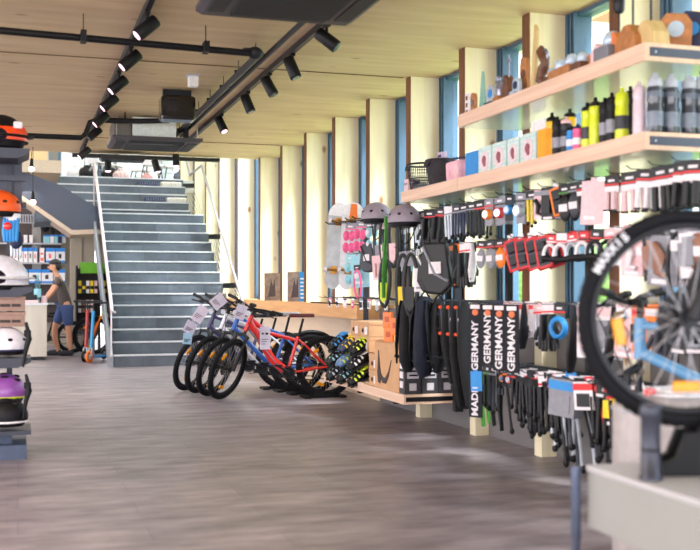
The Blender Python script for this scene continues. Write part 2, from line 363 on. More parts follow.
# ------------------------------------------------------------------ outdoors
m = MB(); m.box(4.2, 60, -20, 80, -.5, -.3); o = struct(m, 'ground', mat('sunny lawn', (176, 190, 128), .9, var=.25, scale=3))
LEAF = mat('leafy hedge green', (150, 186, 116), .9, var=.4, scale=9, bump=.6)
m = MB(); rnd = random.Random(3)
for k in range(150):
    y = 1+k*.27; r = .45+rnd.random()*.25
    m.ell((9.2+rnd.random()*.8, y, .3+rnd.random()*.3), (r, r, r*1.2), 10, 7); m.ell((9.4+rnd.random()*.8, y+.1, 1.3+rnd.random()*.4), (r, r, r*1.1), 10, 7)
o = m.build('hedge', LEAF); tag(o, 'sunlit green hedge outside beyond the windows', 'hedge')
b = bpy.data.objects.new('house', None); COL.objects.link(b); b.location = (19, 29, -.3); tag(b, 'white house with balcony outside the upper right window', 'building')
m = MB(); m.box(-4, 6, 0, 9, 0, 7.6); m.k = 1; m.box(-4.8, 6.8, -.9, 9.6, 10.2, 10.6); m.k = 0; m.box(-4, 6, 1.2, 9, 7.6, 10.2); m.build('wall', [PLASTER, mat('wooden eave', (170, 130, 92), .6)], b)
m = MB(); m.box(-4.3, 6.2, -1.1, .1, 7.3, 7.6)
m.build('balcony_floor', mat('balcony wood', (196, 170, 140), .6), b)
m = MB()
for k in range(28): m.box(-4.2+k*.38, -4.17+k*.38, -1.05, -1.02, 7.6, 8.5)
m.box(-4.3, 6.2, -1.07, -1.0, 8.5, 8.56); m.build('balcony_railing', GREY, b)
for x in (-3, -.6, 1.8, 4.2):
    m = MB(); m.box(x, x+1.1, 1.15, 1.2, 7.9, 9.6); o = m.build('window', mat('house window dark', (96, 112, 128), .15), b)
    m = MB(); m.box(x+.2, x+1.3, -.03, 0, 3.5, 5.2); o = m.build('window', mat('house window dark', (96, 112, 128), .15), b)

# ------------------------------------------------------------------ ceiling equipment
def aircon(x0, x1, y0, y1, zb, label, pale):
    t = thing('air_conditioner', label, 'air conditioner', ((x0+x1)/2, (y0+y1)/2, zb)); w = (x1-x0)/2; d = (y1-y0)/2
    PL = mat('charcoal ceiling panel', (64, 60, 66), .5); GR = mat('black return grille', (30, 31, 36), .6)
    m = MB(); m.prism([(-w, .02), (-w+.04, 0), (w-.04, 0), (w, .02), (w, .05), (-w, .05)], -d, d); m.build('face_panel', PL, t)
    m = MB(); m.box(-w*.62, w*.62, -d*.7, d*.7, -.012, 0); m.build('return_grille', GR, t)
    m = MB()
    for k in range(18): m.box(-w*.6, w*.6, -d*.66+k*d*1.32/17-.006, -d*.66+k*d*1.32/17+.006, -.02, -.012)
    m.build('grille_slats', mat('dark slats', (34, 34, 40), .5), t)
    for s in (-1, 1):
        m = MB(); m.box(s*w*.8-.05, s*w*.8+.05, -d*.75, d*.75, -.008, 0); m.build('air_outlet', GR, t)
    for s in (-1, 1):
        m = MB(); m.box(-w*.6, w*.6, s*d*.86-.03, s*d*.86+.03, -.008, 0); m.build('air_outlet', GR, t)
    m = MB(); m.box(-w*.55, w*.42, -d*.8, d*.8, .05, 3.2-zb-.02); m.build('housing', mat('pale grey housing', (232, 238, 238), .5) if pale else PL, t)
    m = MB(); m.box(-w*.95, -w*.58, -d*.7, d*.7, .05, 3.2-zb-.06); m.build('duct_box', mat('zinc duct', (122, 116, 108), .5, .4), t)
    m = MB(); m.box(w*.62, w*.72, -d*.7, -d*.4, .06, .2); m.tube([(w*.5, -d*.6, .15), (w*.7, -d*.7, .22), (w*.78, -d*.5, 3.2-zb)], .03, 8); m.build('valve', BLACK, t)
    m = MB()
    for sx in (-.9, .9):
        for sy in (-.8, .8): m.cyl((w*sx, d*sy, .05), (w*sx, d*sy, 3.2-zb), .006, n=6)
    m.build('hanger_rods', STEEL, t)
aircon(1.07, 2.10, 5.62, 6.62, 2.95, 'charcoal ceiling air conditioner, the nearer one at the top of the picture', False)
aircon(1.02, 2.04, 12.1, 13.0, 2.9, 'far ceiling air conditioner with pale grey housing before the stairs', True)
# glossy black box
t = thing('ceiling_box', 'glossy black rounded box hung on the ceiling above the far air conditioner', 'ceiling unit', (Xy(177, 10.55), 10.55, 3.0))
m = MB(); m.box(-.17, .17, -.13, .13, -.11, .13); m.build('casing', mat('gloss black', (14, 14, 17), .15, coat=.6), t, bevel=.03, seg=3)
m = MB(); m.box(-.14, .14, -.03, .03, .13, .2); m.build('bracket', DKM, t)
# small detector
t = thing('smoke_detector', 'small white detector box on the ceiling between the two light tracks', 'smoke detector', (Xy(193, 9.75), 9.75, 3.14))
m = MB(); m.cb((0, 0, 0), (.09, .09, .1)); m.build('casing', WHITE, t, bevel=.01); m = MB(); m.cb((0, 0, .055), (.12, .12, .012)); m.build('mounting_plate', LGREY, t)
# pipes and conduits
m = MB(); yq = 7.6
m.tube([(-2.6, yq-.05, 3.03), (1.70, yq+.35, 3.03)], .026, 10)
for x in (-1.2, .45, 1.35): m.box(x-.02, x+.02, yq+.1+.08*x, yq+.15+.08*x+.06, 2.99, 3.07); m.cyl((x, yq+.17+.08*x, 3.05), (x, yq+.17+.08*x, 3.2), .004, n=6)
o = m.build('ceiling_pipe', BLACK); tag(o, 'black pipe crossing the wooden ceiling in front of both light tracks', 'pipe')
m = MB(); X = 1.83
m.tube([(1.66, 7.95, 3.04), (1.78, 8.0, 3.06), (X, 8.15, 3.08), (X, 13.0, 3.08)], .03, 10); m.tube([(X+.09, 6.7, 3.1), (X+.09, 13.0, 3.1)], .022, 8); m.ell((1.75, 7.98, 3.04), (.06, .06, .05), 10, 8)
for k in range(7):
    y = 8.3+k*.7; m.box(X-.035, X+.115, y, y+.012, 3.09, 3.115); m.cyl((X, y+.01, 3.1), (X, y+.01, 3.2), .004, n=6)
o = m.build('ceiling_pipe', DKM); tag(o, 'pair of dark parallel pipes running under the ceiling towards the far air conditioner', 'pipe')
m = MB(); yq = 12.1
m.tube([(-2.6, yq, 3.17-.28), (Xy(81, yq), yq, 2.9), (Xy(84, yq)+.02, yq, 2.95), (Xy(90, yq), yq, 3.08), (Xy(96, yq), yq-.02, 3.1), (1.3, yq-.1, 3.1), (1.62, yq-.25, 3.1)], .03, 10)
for x in (.95, 1.15): m.cyl((x, yq-.07, 3.1), (x, yq-.07, 3.2), .006, n=6)
o = m.build('ceiling_pipe', BLACK); tag(o, 'black pipe with a kink ahead of the far air conditioner', 'pipe')
m = MB(); m.box(.75, 2.9, 15.65, 15.75, 3.12, 3.17); m.box(1.15, 1.75, 15.4, 15.7, 3.06, 3.14); o = m.build('cable_tray', DKM); tag(o, 'dark cable tray along the far edge of the ceiling', 'cable tray')
# light tracks and heads
def track(X, y0, y1, label):
    o = MB().box(X-.02, X+.02, y0, y1, 3.15, 3.2).build('light_track', DKM); tag(o, label, 'light track')
track(.86, 4.6, 15.4, 'long dark ceiling track carrying the row of lit spotlights')
track(2.155, 6.6, 14.6, 'long dark ceiling track on the window side of the pipes')
LENS = mat('lit lamp lens', (255, 200, 216), .3, emit=2)
def spot(X, y, d, label, group, lit, sc=1.0):
    t = thing('spotlight', label, 'spotlight', (X, y, 3.15), group=group)
    m = MB(); m.box(-.018, .018, -.05, .05, -.02, 0); m.cyl((0, 0, -.02), (0, 0, -.07), .012, n=8); m.build('mount', BLACK, t)
    D = Vector(d).normalized(); c = Vector((0, 0, -.11)); a = c-D*.09*sc; e = c+D*.1*sc
    m = MB(); m.tube([a, a+D*.01, e-D*.005, e], [.045*sc, .05*sc, .052*sc, .05*sc], 16); m.build('lamp_head', BLACK, t)
    m = MB(); m.tube([e-D*.004, e+D*.004], .036*sc, 16); m.build('lens', LENS if lit else mat('unlit lens', (70, 70, 78), .2), t)
    return t
LT = ['first and topmost', 'second', 'third', 'fourth', 'fifth', 'sixth', 'seventh and farthest']
for k, px in enumerate((150, 133.5, 121, 112, 103.5, 96.5, 86.5)):
    spot(.86, Yx(px, .88), (-.62, -.02, -.55), 'black cylinder spotlight, %s on the lit track' % LT[k], 'spotlights on the lit track', k != 5, .95)
RT = ['topmost', 'second', 'third', 'fourth', 'lowest and farthest']
for k, px in enumerate((328, 293, 270, 248.5, 222)):
    spot(2.155, Yx(px, 2.165), ((.55, -.3, -.5), (.28, -.2, -.8), (.35, -.25, -.75), (.28, -.2, -.8), (.3, -.35, -.8))[k], 'black cylinder spotlight, %s on the window side track' % RT[k], 'spotlights on the window side track', k == 4, .95)
# spots and pendants by the stairs
for px, py, Y, lab in ((108, 165, 15.6, 'black cylinder lamp above the left stair handrail'), (156, 166, 15.6, 'black lit lamp under the ceiling edge amid the upstairs chairs'), (176, 160, 15.6, 'black lamp under the ceiling edge nearest the windows')):
    X = Xy(px, Y); t = thing('ceiling_lamp', lab, 'spotlight', (X, Y, 3.07)); zc = Zy(py, X, Y)-3.07
    m = MB(); m.cyl((0, 0, 0), (0, 0, zc+.06), .01, n=6); m.build('mount', BLACK, t)
    D = Vector((.25 if px == 156 else 0, -.1, -1)).normalized(); m = MB(); m.tube([Vector((0, 0, zc))-D*.09, Vector((0, 0, zc))+D*.09], .05, 14); m.build('lamp_head', BLACK, t)
    m = MB(); m.tube([Vector((0, 0, zc))+D*.088, Vector((0, 0, zc))+D*.098], .042, 14); m.build('lens', LENS, t)
for px, py, Y, lab in ((31.5, 169, 15.9, 'small glowing pendant bulb hung high left of the stairs'), (33, 202, 15.4, 'small glowing pendant bulb hung lower before the grey parapet')):
    X = Xy(px, Y); z = Zy(py, X, Y); t = thing('pendant_lamp', lab, 'pendant lamp', (X, Y, 3.2))
    m = MB(); m.cyl((0, 0, 0), (0, 0, z-3.2), .006, n=6); m.cyl((0, 0, z-3.2+.15), (0, 0, z-3.2+.03), .018, .03); m.build('cord', BLACK, t)
    m = MB(); m.ell((0, 0, z-3.2), (.04, .04, .04)); m.build('bulb', mat('glowing bulb', (255, 190, 200), .3, emit=6), t)

# ------------------------------------------------------------------ bicycles
def wheel(parent, name, R, tr, M, tyre, rimm, refl=True, hub=DKM, nspk=28, ra=(2.2, 4.4)):
    m = MB(); m.ring((0, 0, 0), R-tr, tr, 'y', 56, 12)
    n = 64
    for k in range(n):                      # tread blocks
        a = 2*PI*k/n
        for s in (-1, 0, 1):
            c = Vector((math.cos(a+s*.02), 0, math.sin(a+s*.02))); p = c*(R-tr+tr*.93*(1 if s == 0 else .82)); m.M = Matrix.Translation(p+Vector((0, s*tr*.55, 0))) @ Matrix.Rotation(-a, 4, 'Y'); m.cb((0, 0, 0), (tr*.28, tr*.4, tr*.55))
    m.M = Matrix.Identity(4)
    w = m.build(name, tyre, parent); w.matrix_basis = M
    ri = R-2*tr
    m = MB(); m.ring((0, 0, 0), ri-.006, .013, 'y', 56, 8, 1.0); m.build('rim', rimm, w)
    m = MB()
    for k in range(nspk):
        a = 2*PI*k/nspk; b = a+(.5 if k % 2 else -.5); s = .022 if (k//2) % 2 else -.022
        m.tube([(.03*math.cos(b), s, .03*math.sin(b)), ((ri-.01)*math.cos(a), 0, (ri-.01)*math.sin(a))], .0016, 4, caps=False)
    m.build('spokes', STEEL, w)
    m = MB(); m.cyl((0, -.05, 0), (0, .05, 0), .016); m.cyl((0, -.028, 0), (0, -.02, 0), .034); m.cyl((0, .02, 0), (0, .028, 0), .034); m.build('hub', hub, w)
    m = MB(); m.tube([Vector((0, .05-.012, 0)), Vector((0, .05-.010, 0))], .085, 28); m.build('brake_disc', DKM, w)
    if refl:
        for a in ra:
            m = MB(); c = Vector((math.cos(a), 0, math.sin(a)))*(ri*.72); m.M = Matrix.Translation(c) @ Matrix.Rotation(-a+PI/2, 4, 'Y'); m.box(-.045, .045, -.009, .009, -.018, .018); m.build('reflector', REFL, w, bevel=.006)
    return w
def bike(label, fm, am, loc, rz, steer, group=None, W=.345, tr=.029, lift=0, ebike=False, fender=False, seatm=None, accent2=None, rot=None, letter=None, nofront=False, hs=.92, seath=.90, name='bicycle'):
    t = thing(name, label, 'bicycle', loc, rz, group, rot); WB = 1.12
    u = Vector((.40, 0, .917)).normalized(); P = Vector((.03, 0, W))
    T = Matrix.Translation(P) @ Matrix.Rotation(steer, 4, u) @ Matrix.Translation(-P)
    fa = Vector((0, 0, W)); ra = Vector((WB, 0, W)); ht = P+u*.66*hs; hb = P+u*.50*hs; bb = Vector((.68, 0, .29)); stt = Vector((.80, 0, .68)); 
    # frame
    m = MB()
    m.tube([hb-u*.02, ht+u*.02], .027, 12)
    if ebike:
        m.tube([ht-u*.05, Vector((.50, 0, .44)), bb+Vector((-.03, 0, .02))], [.048, .058, .06], 12, flat=.8)
        m.tube([ht-u*.02, Vector((.45, 0, .73)), stt+Vector((-.015, 0, -.04))], [.03, .022, .02], 10)
    else:
        m.tube([hb+u*.01, bb], [.027, .027], 12); m.tube([ht-u*.02, stt], .019, 10)
    m.tube([bb, stt], .02, 10)
    for s in (-1, 1):
        m.tube([bb+Vector((0, s*.02, 0)), bb+Vector((.12, s*.045, .01)), ra+Vector((0, s*.062, 0))], .013, 8)
        m.tube([stt+Vector((0, s*.012, -.03)), stt+Vector((.06, s*.04, -.08)), ra+Vector((0, s*.062, 0))], .0105, 8)
    m.tube([bb-Vector((0, .05, 0)), bb+Vector((0, .05, 0))], .03, 12)
    m.build('frame', fm, t)
    if ebike or accent2:
        m = MB(); a = ht-u*.10+Vector((.0, 0, -.03)); b = bb+Vector((-.08, 0, .03)); d = (b-a)
        for s in (-1, 1): m.tube([a+d*.06+Vector((0, s*.043, 0)), b-d*.05+Vector((0, s*.043, 0))], [.014, .02], 8, flat=.4)
        m.build('battery_cover', accent2 or LGREY, t)
        m = MB(); m.tube([bb-Vector((0, .065, .0)), bb+Vector((0, .065, 0))], .06, 18); m.build('motor', BLACK, t)
    m = MB(); m.tube([stt-Vector((0, 0, .02)), Vector((.86*1, 0, seath-.04))], .014, 8); m.build('seat_post', BLACK, t)
    # saddle
    m = MB(); out = [(-.16, .018), (-.08, .028), (0, .05), (.07, .075), (.11, .07), (.12, .03)]
    o2 = out+[(x, -y) for x, y in out[::-1]]
    m.prism([(x+.86, y) for x, y in o2], seath-.025, seath+.015, 'xy'); m.build('saddle', seatm or BLACK, t, bevel=.012, seg=3)
    wheel(t, 'rear_wheel', W, tr, Matrix.Translation(ra), RUB, DKM)
    fw = None if nofront else wheel(t, 'front_wheel', W, tr, T @ Matrix.Translation(fa), RUB, DKM, ra=(3.34, 4.72) if letter else (2.2, 4.4))
    m = MB()
    for s in (-1, 1):
        tp = P+u*.42*hs+Vector((-.03, s*.065, 0)); m.tube([fa+Vector((0, s*.065, 0)), tp-(tp-fa-Vector((0, s*.065, 0)))*.45, ], .022, 10); m.tube([tp-(tp-fa-Vector((0, s*.065, 0)))*.45, tp], .016, 8)
    m.tube([P+u*.42*hs+Vector((-.03, -.08, 0)), P+u*.44*hs+Vector((-.01, 0, 0)), P+u*.42*hs+Vector((-.03, .08, 0))], .02, 8); m.tube([P+u*.44*hs, ht+u*.06], .015, 8)
    fk = m.build('fork', am, t); fk.matrix_basis = T
    # bar
    hc = ht+u*.08; bc = hc+Vector((-.05, 0, .035)); m = MB()
    m.tube([bc+Vector((.05, -.35, .03)), bc+Vector((.01, -.15, .02)), bc+Vector((0, -.05, 0)), bc+Vector((0, .05, 0)), bc+Vector((.01, .15, .02)), bc+Vector((.05, .35, .03))], .0135, 10)
    m.tube([hc-u*.04, hc+u*.01, bc], .019, 8)
    hbo = m.build('handlebar', BLACK, t); hbo.matrix_basis = T
    for s in (-1, 1):
        m = MB(); m.tube([bc+Vector((.033, s*.23, .027)), bc+Vector((.05, s*.355, .031))], .019, 10); m.build('grip', BLACK, hbo)
        m = MB(); m.tube([bc+Vector((.01, s*.20, .02)), bc+Vector((-.045, s*.22, .0)), bc+Vector((-.04, s*.31, -.005))], .008, 6); m.cb(bc+Vector((-.005, s*.19, .0)), (.04, .04, .03)); m.build('brake_lever', DKM, hbo)
        m = MB(); m.tube([bc+Vector((-.03, s*.18, .01)), bc+Vector((-.12, s*.10, -.02)), P+u*.40+Vector((-.06, s*.05, 0)), P+u*.2+Vector((-.03, s*.07, 0))], .0035, 5); m.build('cable', BLACK, hbo)
    m = MB(); m.cb(bc+Vector((.0, 0, .035)), (.05, .07, .03)); m.build('display', BLACK, hbo, bevel=.008)
    m = MB(); m.tube([bc+Vector((-.03, 0, -.05)), bc+Vector((-.075, 0, -.05))], [.02, .032], 14); m.build('headlight', CHROME, hbo)
    # drive
    m = MB(); m.ring(tuple(bb+Vector((0, -.06, 0))), .07, .006, 'y', 30, 6); m.tube([bb+Vector((0, -.058, 0)), bb+Vector((0, -.062, 0))], .062, 24); m.build('chainring', DKM, t)
    for s, a in ((-1, 2.6), (1, 2.6+PI)):
        e = bb+Vector((.17*math.cos(a), s*.085, .17*math.sin(a))); m = MB(); m.tube([bb+Vector((0, s*.07, 0)), e], [.016, .012], 8); c = m.build('crank_arm', DKM, t)
        m = MB(); m.cb(e+Vector((0, s*.055, 0)), (.09, .09, .02)); m.build('pedal', BLACK, c, bevel=.005)
    m = MB()
    m.tube([bb+Vector((0, -.06, .088)), ra+Vector((0, -.055, .04))], .0045, 5); m.tube([bb+Vector((0, -.06, -.088)), ra+Vector((.01, -.055, -.13))], .0045, 5); m.build('chain', DKM, t)
    m = MB(); m.tube([ra+Vector((0, -.06, 0)), ra+Vector((.02, -.075, -.08)), ra+Vector((-.01, -.075, -.15))], .014, 8); m.tube([ra+Vector((0, -.062, 0)), ra+Vector((0, -.04, 0))], .055, 20); m.build('derailleur', DKM, t)
    if fender:
        m = MB(); m.ring(tuple(ra), W+.022, .012, 'y', 26, 6, 2.6, a0=.35, a1=2.7); m.build('rear_fender', BLACK, t)
    if letter:
        lm = MB(); n = len(letter)
        for k, ch in enumerate(letter):
            a = math.radians(151-k*4.6); rr = W-tr*1.0
            lm.M = Matrix.Translation(Vector((rr*math.cos(a), -tr*.99, rr*math.sin(a)))) @ Matrix.Rotation(PI/2-a, 4, 'Y') @ Matrix.Rotation(PI/2, 4, 'X')
            lm.text(ch, .037, Matrix.Identity(4), .0015, .0012)
        lm.build('tyre_lettering', mat('grey white print', (236, 238, 246), .6), fw)
    return t, hbo, T, bc
def hang_tag(px_label, parent_loc, size, rz, color, label, group, dots=False, name='price_tag', tilt=0):
    t = thing(name, label, 'price tag', parent_loc, rz, group, rot=(0, tilt, rz)); m = MB(); m.box(-size[0]/2, size[0]/2, -.002, .002, -size[1], 0); m.build('card', color, t)
    m = MB(); m.ring((0, 0, .012), .013, .002, 'y', 12, 5); m.build('string', WHITE, t)
    m = MB()
    if dots: m.box(-.035, -.015, -.004, -.002, -size[1]*.35, -size[1]*.27); m.box(.005, .035, -.004, -.002, -size[1]*.36, -size[1]*.27)
    for k in range(3): m.box(-size[0]*.35, size[0]*(.3-.12*k), -.004, -.002, -size[1]*(.55+.1*k), -size[1]*(.55+.1*k)-.006)
    m.build('print', BLACK, t)
    return t
BK = [((2.16, 11.27), 'red electric mountain bike at the front of the bike row', RED, DKM, dict(ebike=True, fender=False, accent2=mat('dim silver cover', (150, 152, 162), .35, .6), seatm=mat('dark red saddle', (96, 34, 40), .5))),
      ((2.10, 11.66), 'blue bike standing just behind the red bike', BLUEP, DKM, dict(fender=True, seatm=mat('grey white saddle', (170, 168, 176), .5))),
      ((2.03, 12.02), 'white mountain bike third in the row behind the blue one', mat('white frame paint', (226, 226, 234), .3, coat=.4), DKM, dict()),
      ((1.95, 12.38), 'black bike farthest back in the row nearest the stairs', mat('deep purple frame', (70, 62, 110), .3, coat=.4), DKM, dict())]
ST = math.radians(50)
for i, ((x, y), lab, fm, am, kw) in enumerate(BK):
    kw.setdefault('seath', .92-.02*i)
    if i: kw['seath'] += .03
    bt, hb_, T_, bc_ = bike(lab, fm, am, (x, y, 0), 0, ST, 'bikes parked in a row', **kw)
    # floor stand under the rear wheel
    t = thing('bike_stand', 'low black floor stand holding the rear wheel of the %s bike' % ('red', 'blue', 'white', 'farthest black')[i], 'bike stand', (x+1.12, y, 0), group='floor stands under the bikes')
    for s in (-1, 1):
        m = MB(); m.prism([(-.26, 0), (-.26, .03), (-.16, .03), (-.12, .10), (-.05, .10), (-.02, .03), (.2, .03), (.2, 0)], s*.045-.009, s*.045+.009); m.build('side_rail', BLACK, t)
    for xa in (-.27, .14): m = MB(); m.box(xa, xa+.07, -.12, .12, 0, .025); m.build('foot', BLACK, t)
TAGM = mat('lilac white tag', (206, 196, 214), .6)
for (px, py, Y, s, rz, ti, lab) in ((243, 305, 11.1, (.14, .20), .1, .35, 'white price tag hung on the handlebar of the red bike'), (224, 297, 11.5, (.16, .2), -.1, .9, 'tilted white price tag above the blue bike handlebar'),
        (205, 307, 11.8, (.15, .24), -.2, .6, 'long white price tag on the handlebar of the white bike'), (193, 322, 12.1, (.16, .18), .2, .5, 'white price tag hung lower on the white bike front'),
        (188, 333, 12.0, (.13, .16), .3, .1, 'pale blue price tag on the farthest black bike')):
    X = Xy(px, Y); hang_tag(0, (X, Y, Zy(py, X, Y)), (s[0]*.85, s[1]*.8), rz, TAGM if px != 188 else mat('pale cyan tag', (170, 208, 230), .6), lab, 'price tags on the bikes', tilt=ti)
hang_tag(0, (2.16+.41, 11.2, .80), (.115, .25), 0, TAGM, 'tall white price tag hung on the top tube of the red bike', 'price tags on the bikes', True)

# ------------------------------------------------------------------ cantilevered bench with its goods
BX0, BX1, BY0, BY1, BZ0, BZ1 = 3.02, 3.5, 8.09, 10.45, .26, .343
t = thing('display_bench', 'pale wooden cantilevered bench carrying cartons and shoe boxes', 'bench', (BX0, BY0, BZ0))
m = MB(); m.box(0, .48, 0, BY1-BY0, 0, .083); m.build('board', OAK, t, bevel=.003)
m = MB(); m.box(.02, .46, -.006, .0, .022, .06); m.build('end_slot', BLACK, t)
for y in (.5, 1.5):
    m = MB(); m.box(.1, .695, y, y+.04, -.05, 0); m.build('bracket', DKM, t)
t = thing('display_post', 'dark upright post holding the bench and the racks beside the black strap', 'post', (3.46, 8.0, 0)); m = MB(); m.box(-.03, .04, -.03, .03, .2, 1.95); m.build('post', DKM, t)
for z in (.22,): m = MB(); m.box(.04, .138, -.02, .02, z, z+.04); m.build('wall_bracket', DKM, t)
KRAFT = mat('brown cardboard', (206, 160, 118), .75, var=.06, scale=8); KDARK = mat('cardboard print', (62, 52, 50), .7); GRAPH = mat('graphite carton', (58, 56, 60), .6)
def carton(loc, d, label, body=KRAFT, group=None, prints=(), name='carton', rz=0, lid=True):
    t = thing(name, label, 'box', loc, rz, group); w, dp, h = d
    m = MB(); m.box(-w/2, w/2, -dp/2, dp/2, 0, h if not lid else h*.78); m.build('body', body, t, bevel=.003)
    if lid: m = MB(); m.box(-w/2-.004, w/2+.004, -dp/2-.004, dp/2+.004, h*.78, h); m.build('lid', body, t, bevel=.003)
    for nm, (x0, x1, z0, z1), pmn, face in prints:
        m = MB()
        if face == 'f': m.box(x0, x1, -dp/2-.007, -dp/2-.001, z0, z1)
        else: m.box(-w/2-.007, -w/2-.001, x0, x1, z0, z1)
        m.build(nm, pmn, t)
    return t
# big carton: left face (towards the room) carries the emblem
yb = BY0+.05
t = carton((3.03+.15, 8.55, BZ1), (.29, .62, .40), 'large brown carton with a dark swooping V emblem on the bench', lid=False)
m = MB(); m.prism([(.20, .33), (.17, .2), (.14, .13), (.09, .1), (.02, .1), (-.06, .16), (-.13, .26), (-.06, .12), (.01, .05), (.09, .05), (.14, .09), (.16, .04), (.21, .05), (.23, .13), (.22, .18)], -.152, -.1455, 'yz'); m.build('emblem', KDARK, t)
LBL = mat('grey white label', (196, 190, 196), .7)
for k, (x, lab) in enumerate(((3.105, 'black carton with white lettered edge at the bench corner'), (3.26, 'middle black carton with white label under the hanging backpack'), (3.41, 'black carton with white label nearest the wall posts'))):
    t = carton((x, 8.165, BZ1), (.145, .13, .395), lab, GRAPH, 'black cartons on the bench end', [('label', (-.05, .05, .13, .30), LBL, 'f'), ('label', (-.03, .03, .03, .09), LBL, 'f')], lid=False)
    m = MB()
    for q in range(3): m.box(-.035, .04, -.077, -.072, .15+q*.035, .163+q*.035)
    m.box(-.018, .018, -.077, -.072, .26, .285); m.build('print', BLACK, t)
    if k == 0:
        m = MB()
        for h0 in (.05, .13, .21, .29): m.box(-.079, -.073, -.035, .035, h0, h0+.055)
        m.build('lettering', CARDW, t)
# shoe boxes, ends facing the room
SB = [((371, 387), 8.95, 0, 'lower single shoe box beside the big carton'), ((0, 0), 8.95, 1, 'upper single shoe box beside the big carton')]
def shoebox(y, z, lab, x=3.22): 
    t = carton((x, y, z), (.34, .27, .14), lab, KRAFT, 'shoe boxes on the bench')
    m = MB(); m.box(-.178, -.1745, -.10, -.02, .02, .09); m.build('label', CARDW, t)
    m = MB(); m.tube([(-.178, .04, .055), (-.1745, .04, .055)], .02, 12); m.build('finger_hole', BLACK, t)
    return t
for k in range(2):
    shoebox(8.93, BZ1+k*.142, ('brown shoe box on the bench board beside the big carton', 'brown shoe box on top of the one beside the big carton')[k])
for k in range(2):
    for j in range(2):
        shoebox(9.38+j*.29, BZ1+.28+k*.142, (('lower right', 'lower left'), ('upper right', 'upper left'))[k][j]+' brown shoe box of the four stacked behind the shoes', x=3.28)
for j in range(2):
    for k in range(2):
        shoebox(9.38+j*.29, BZ1+k*.14, 'brown shoe box hidden low under the stack, %s %s' % (('near', 'far')[j], ('bottom', 'second')[k]), x=3.32)
# shoes: pairs propped toe out
def shoe(loc, rz, body, acc, label, group, tilt=.35, s=1.0):
    t = thing('cycling_shoe', label, 'shoe', loc, rz, group, rot=(0, -tilt, rz))
    m = MB(); sole = [(-.135, .0), (-.125, .03), (-.06, .045), (.0, .036), (.07, .034), (.12, .028), (.135, 0)]; o2 = sole+[(x, -y) for x, y in sole[::-1][1:-1]]
    m.prism([(x*s, y*s) for x, y in o2], 0, .022*s, 'xy'); m.build('sole', BLACK, t, bevel=.005)
    m = MB(); m.tube([(-.118*s, 0, .035*s), (-.08*s, 0, .045*s), (-.01*s, 0, .06*s), (.06*s, 0, .075*s), (.11*s, 0, .075*s)], [.022*s, .038*s, .042*s, .038*s, .03*s], 14); m.build('upper', body, t)
    for k in range(3):
        m = MB(); x = -.06+k*.045; m.ring((x*s, 0, (.035+.012*k)*s), .046*s, .006*s, 'x', 18, 6, 1.8, a0=.2, a1=PI-.2); m.build('strap', acc, t)
    m = MB(); m.ring((.085*s, 0, .105*s), .036*s, .009*s, 'z', 18, 6); m.build('collar', acc, t)
    return t
SCOL = [(BLACK, pm('B')), (mat('blue black upper', (40, 56, 92), .4), pm('Y')), (BLACK, pm('L')), (DKM, pm('T')), (mat('steel blue upper', (96, 130, 176), .4), pm('L')), (BLACK, pm('W')), (DKM, pm('S')), (BLACK, pm('T')), (BLACK, pm('L'))]
rn = ('top', 'middle', 'bottom'); cn = ('far', 'middle', 'near')
AN = {'B': 'blue', 'Y': 'yellow'}
acn = ['blue', 'yellow', 'lime', 'pale blue', 'lime', 'white', 'silver', 'pale blue', 'lime']
for r in range(3):
    for c in range(3):
        k = r*3+c; y = 10.12-c*.36; z = BZ1+.30-r*.145
        for q in range(2):
            if r < 2 or True:
                shoe((3.08+.035*(0 if r else .6), y-.05+q*.10, z-.01), 0, SCOL[k][0], SCOL[k][1], 'cycling shoe with %s accents, %s row %s column, %s of its pair' % (acn[k], rn[r], cn[c], ('far', 'near')[1-q]), 'cycling shoes displayed on the bench', .5, .95)
    o = MB().box(BX0+.0, BX0+.13, 9.25, 10.3, BZ1+.30-r*.145-.085, BZ1+.30-r*.145-.078) if r < 2 else None
    if o: tag(o.build('shoe_shelf', glass('acrylic shelf', (226, 232, 234), .2)), 'clear shoe tray under the %s row of cycling shoes' % rn[r], 'tray')

# ------------------------------------------------------------------ left rack with helmets
t = thing('helmet_rack', 'dark grey display rack with shelves at the left edge of the room', 'rack', (0.06, 7.85, 0))
RY = 7.85; X1 = .06
m = MB(); m.box(-.9, .03, 0, .42, .17, .2); m.build('shelf', SLATEF, t)
zz = [Zy(430, 0, RY), Zy(361, 0, RY), Zy(290, 0, RY), Zy(151, 0, RY)]
for k, z in enumerate(zz[1:]):
    m = MB(); e = (.03, .04, .02)[k]; m.prism([(-.9, z-.05), (-.9, z+.02), (e, z+.02), (e, z-.01), (-.06, z-.05)], 0, .42); m.build('shelf', SLATEF, t)
m = MB(); m.box(-.14, -.10, .4, .44, 0, 2.4); m.build('upright', SLATEF, t)
m = MB(); m.box(-.9, -.86, .4, .44, 0, 2.4); m.build('upright', SLATEF, t)
m = MB(); m.box(-.9, 0, .36, .44, 2.02, 2.06); m.box(-.9, 0, .36, .44, 1.82, 1.86); m.box(-.9, -.03, .42, .44, 1.82, 2.2); m.build('cross_rail', CONC, t)
m = MB(); m.box(-1, 0, -.02, .6, 0, .1); m.box(-.9, -.1, .1, .4, .1, .17); m.build('plinth', mat('blue grey plinth', (72, 84, 110), .5), t)
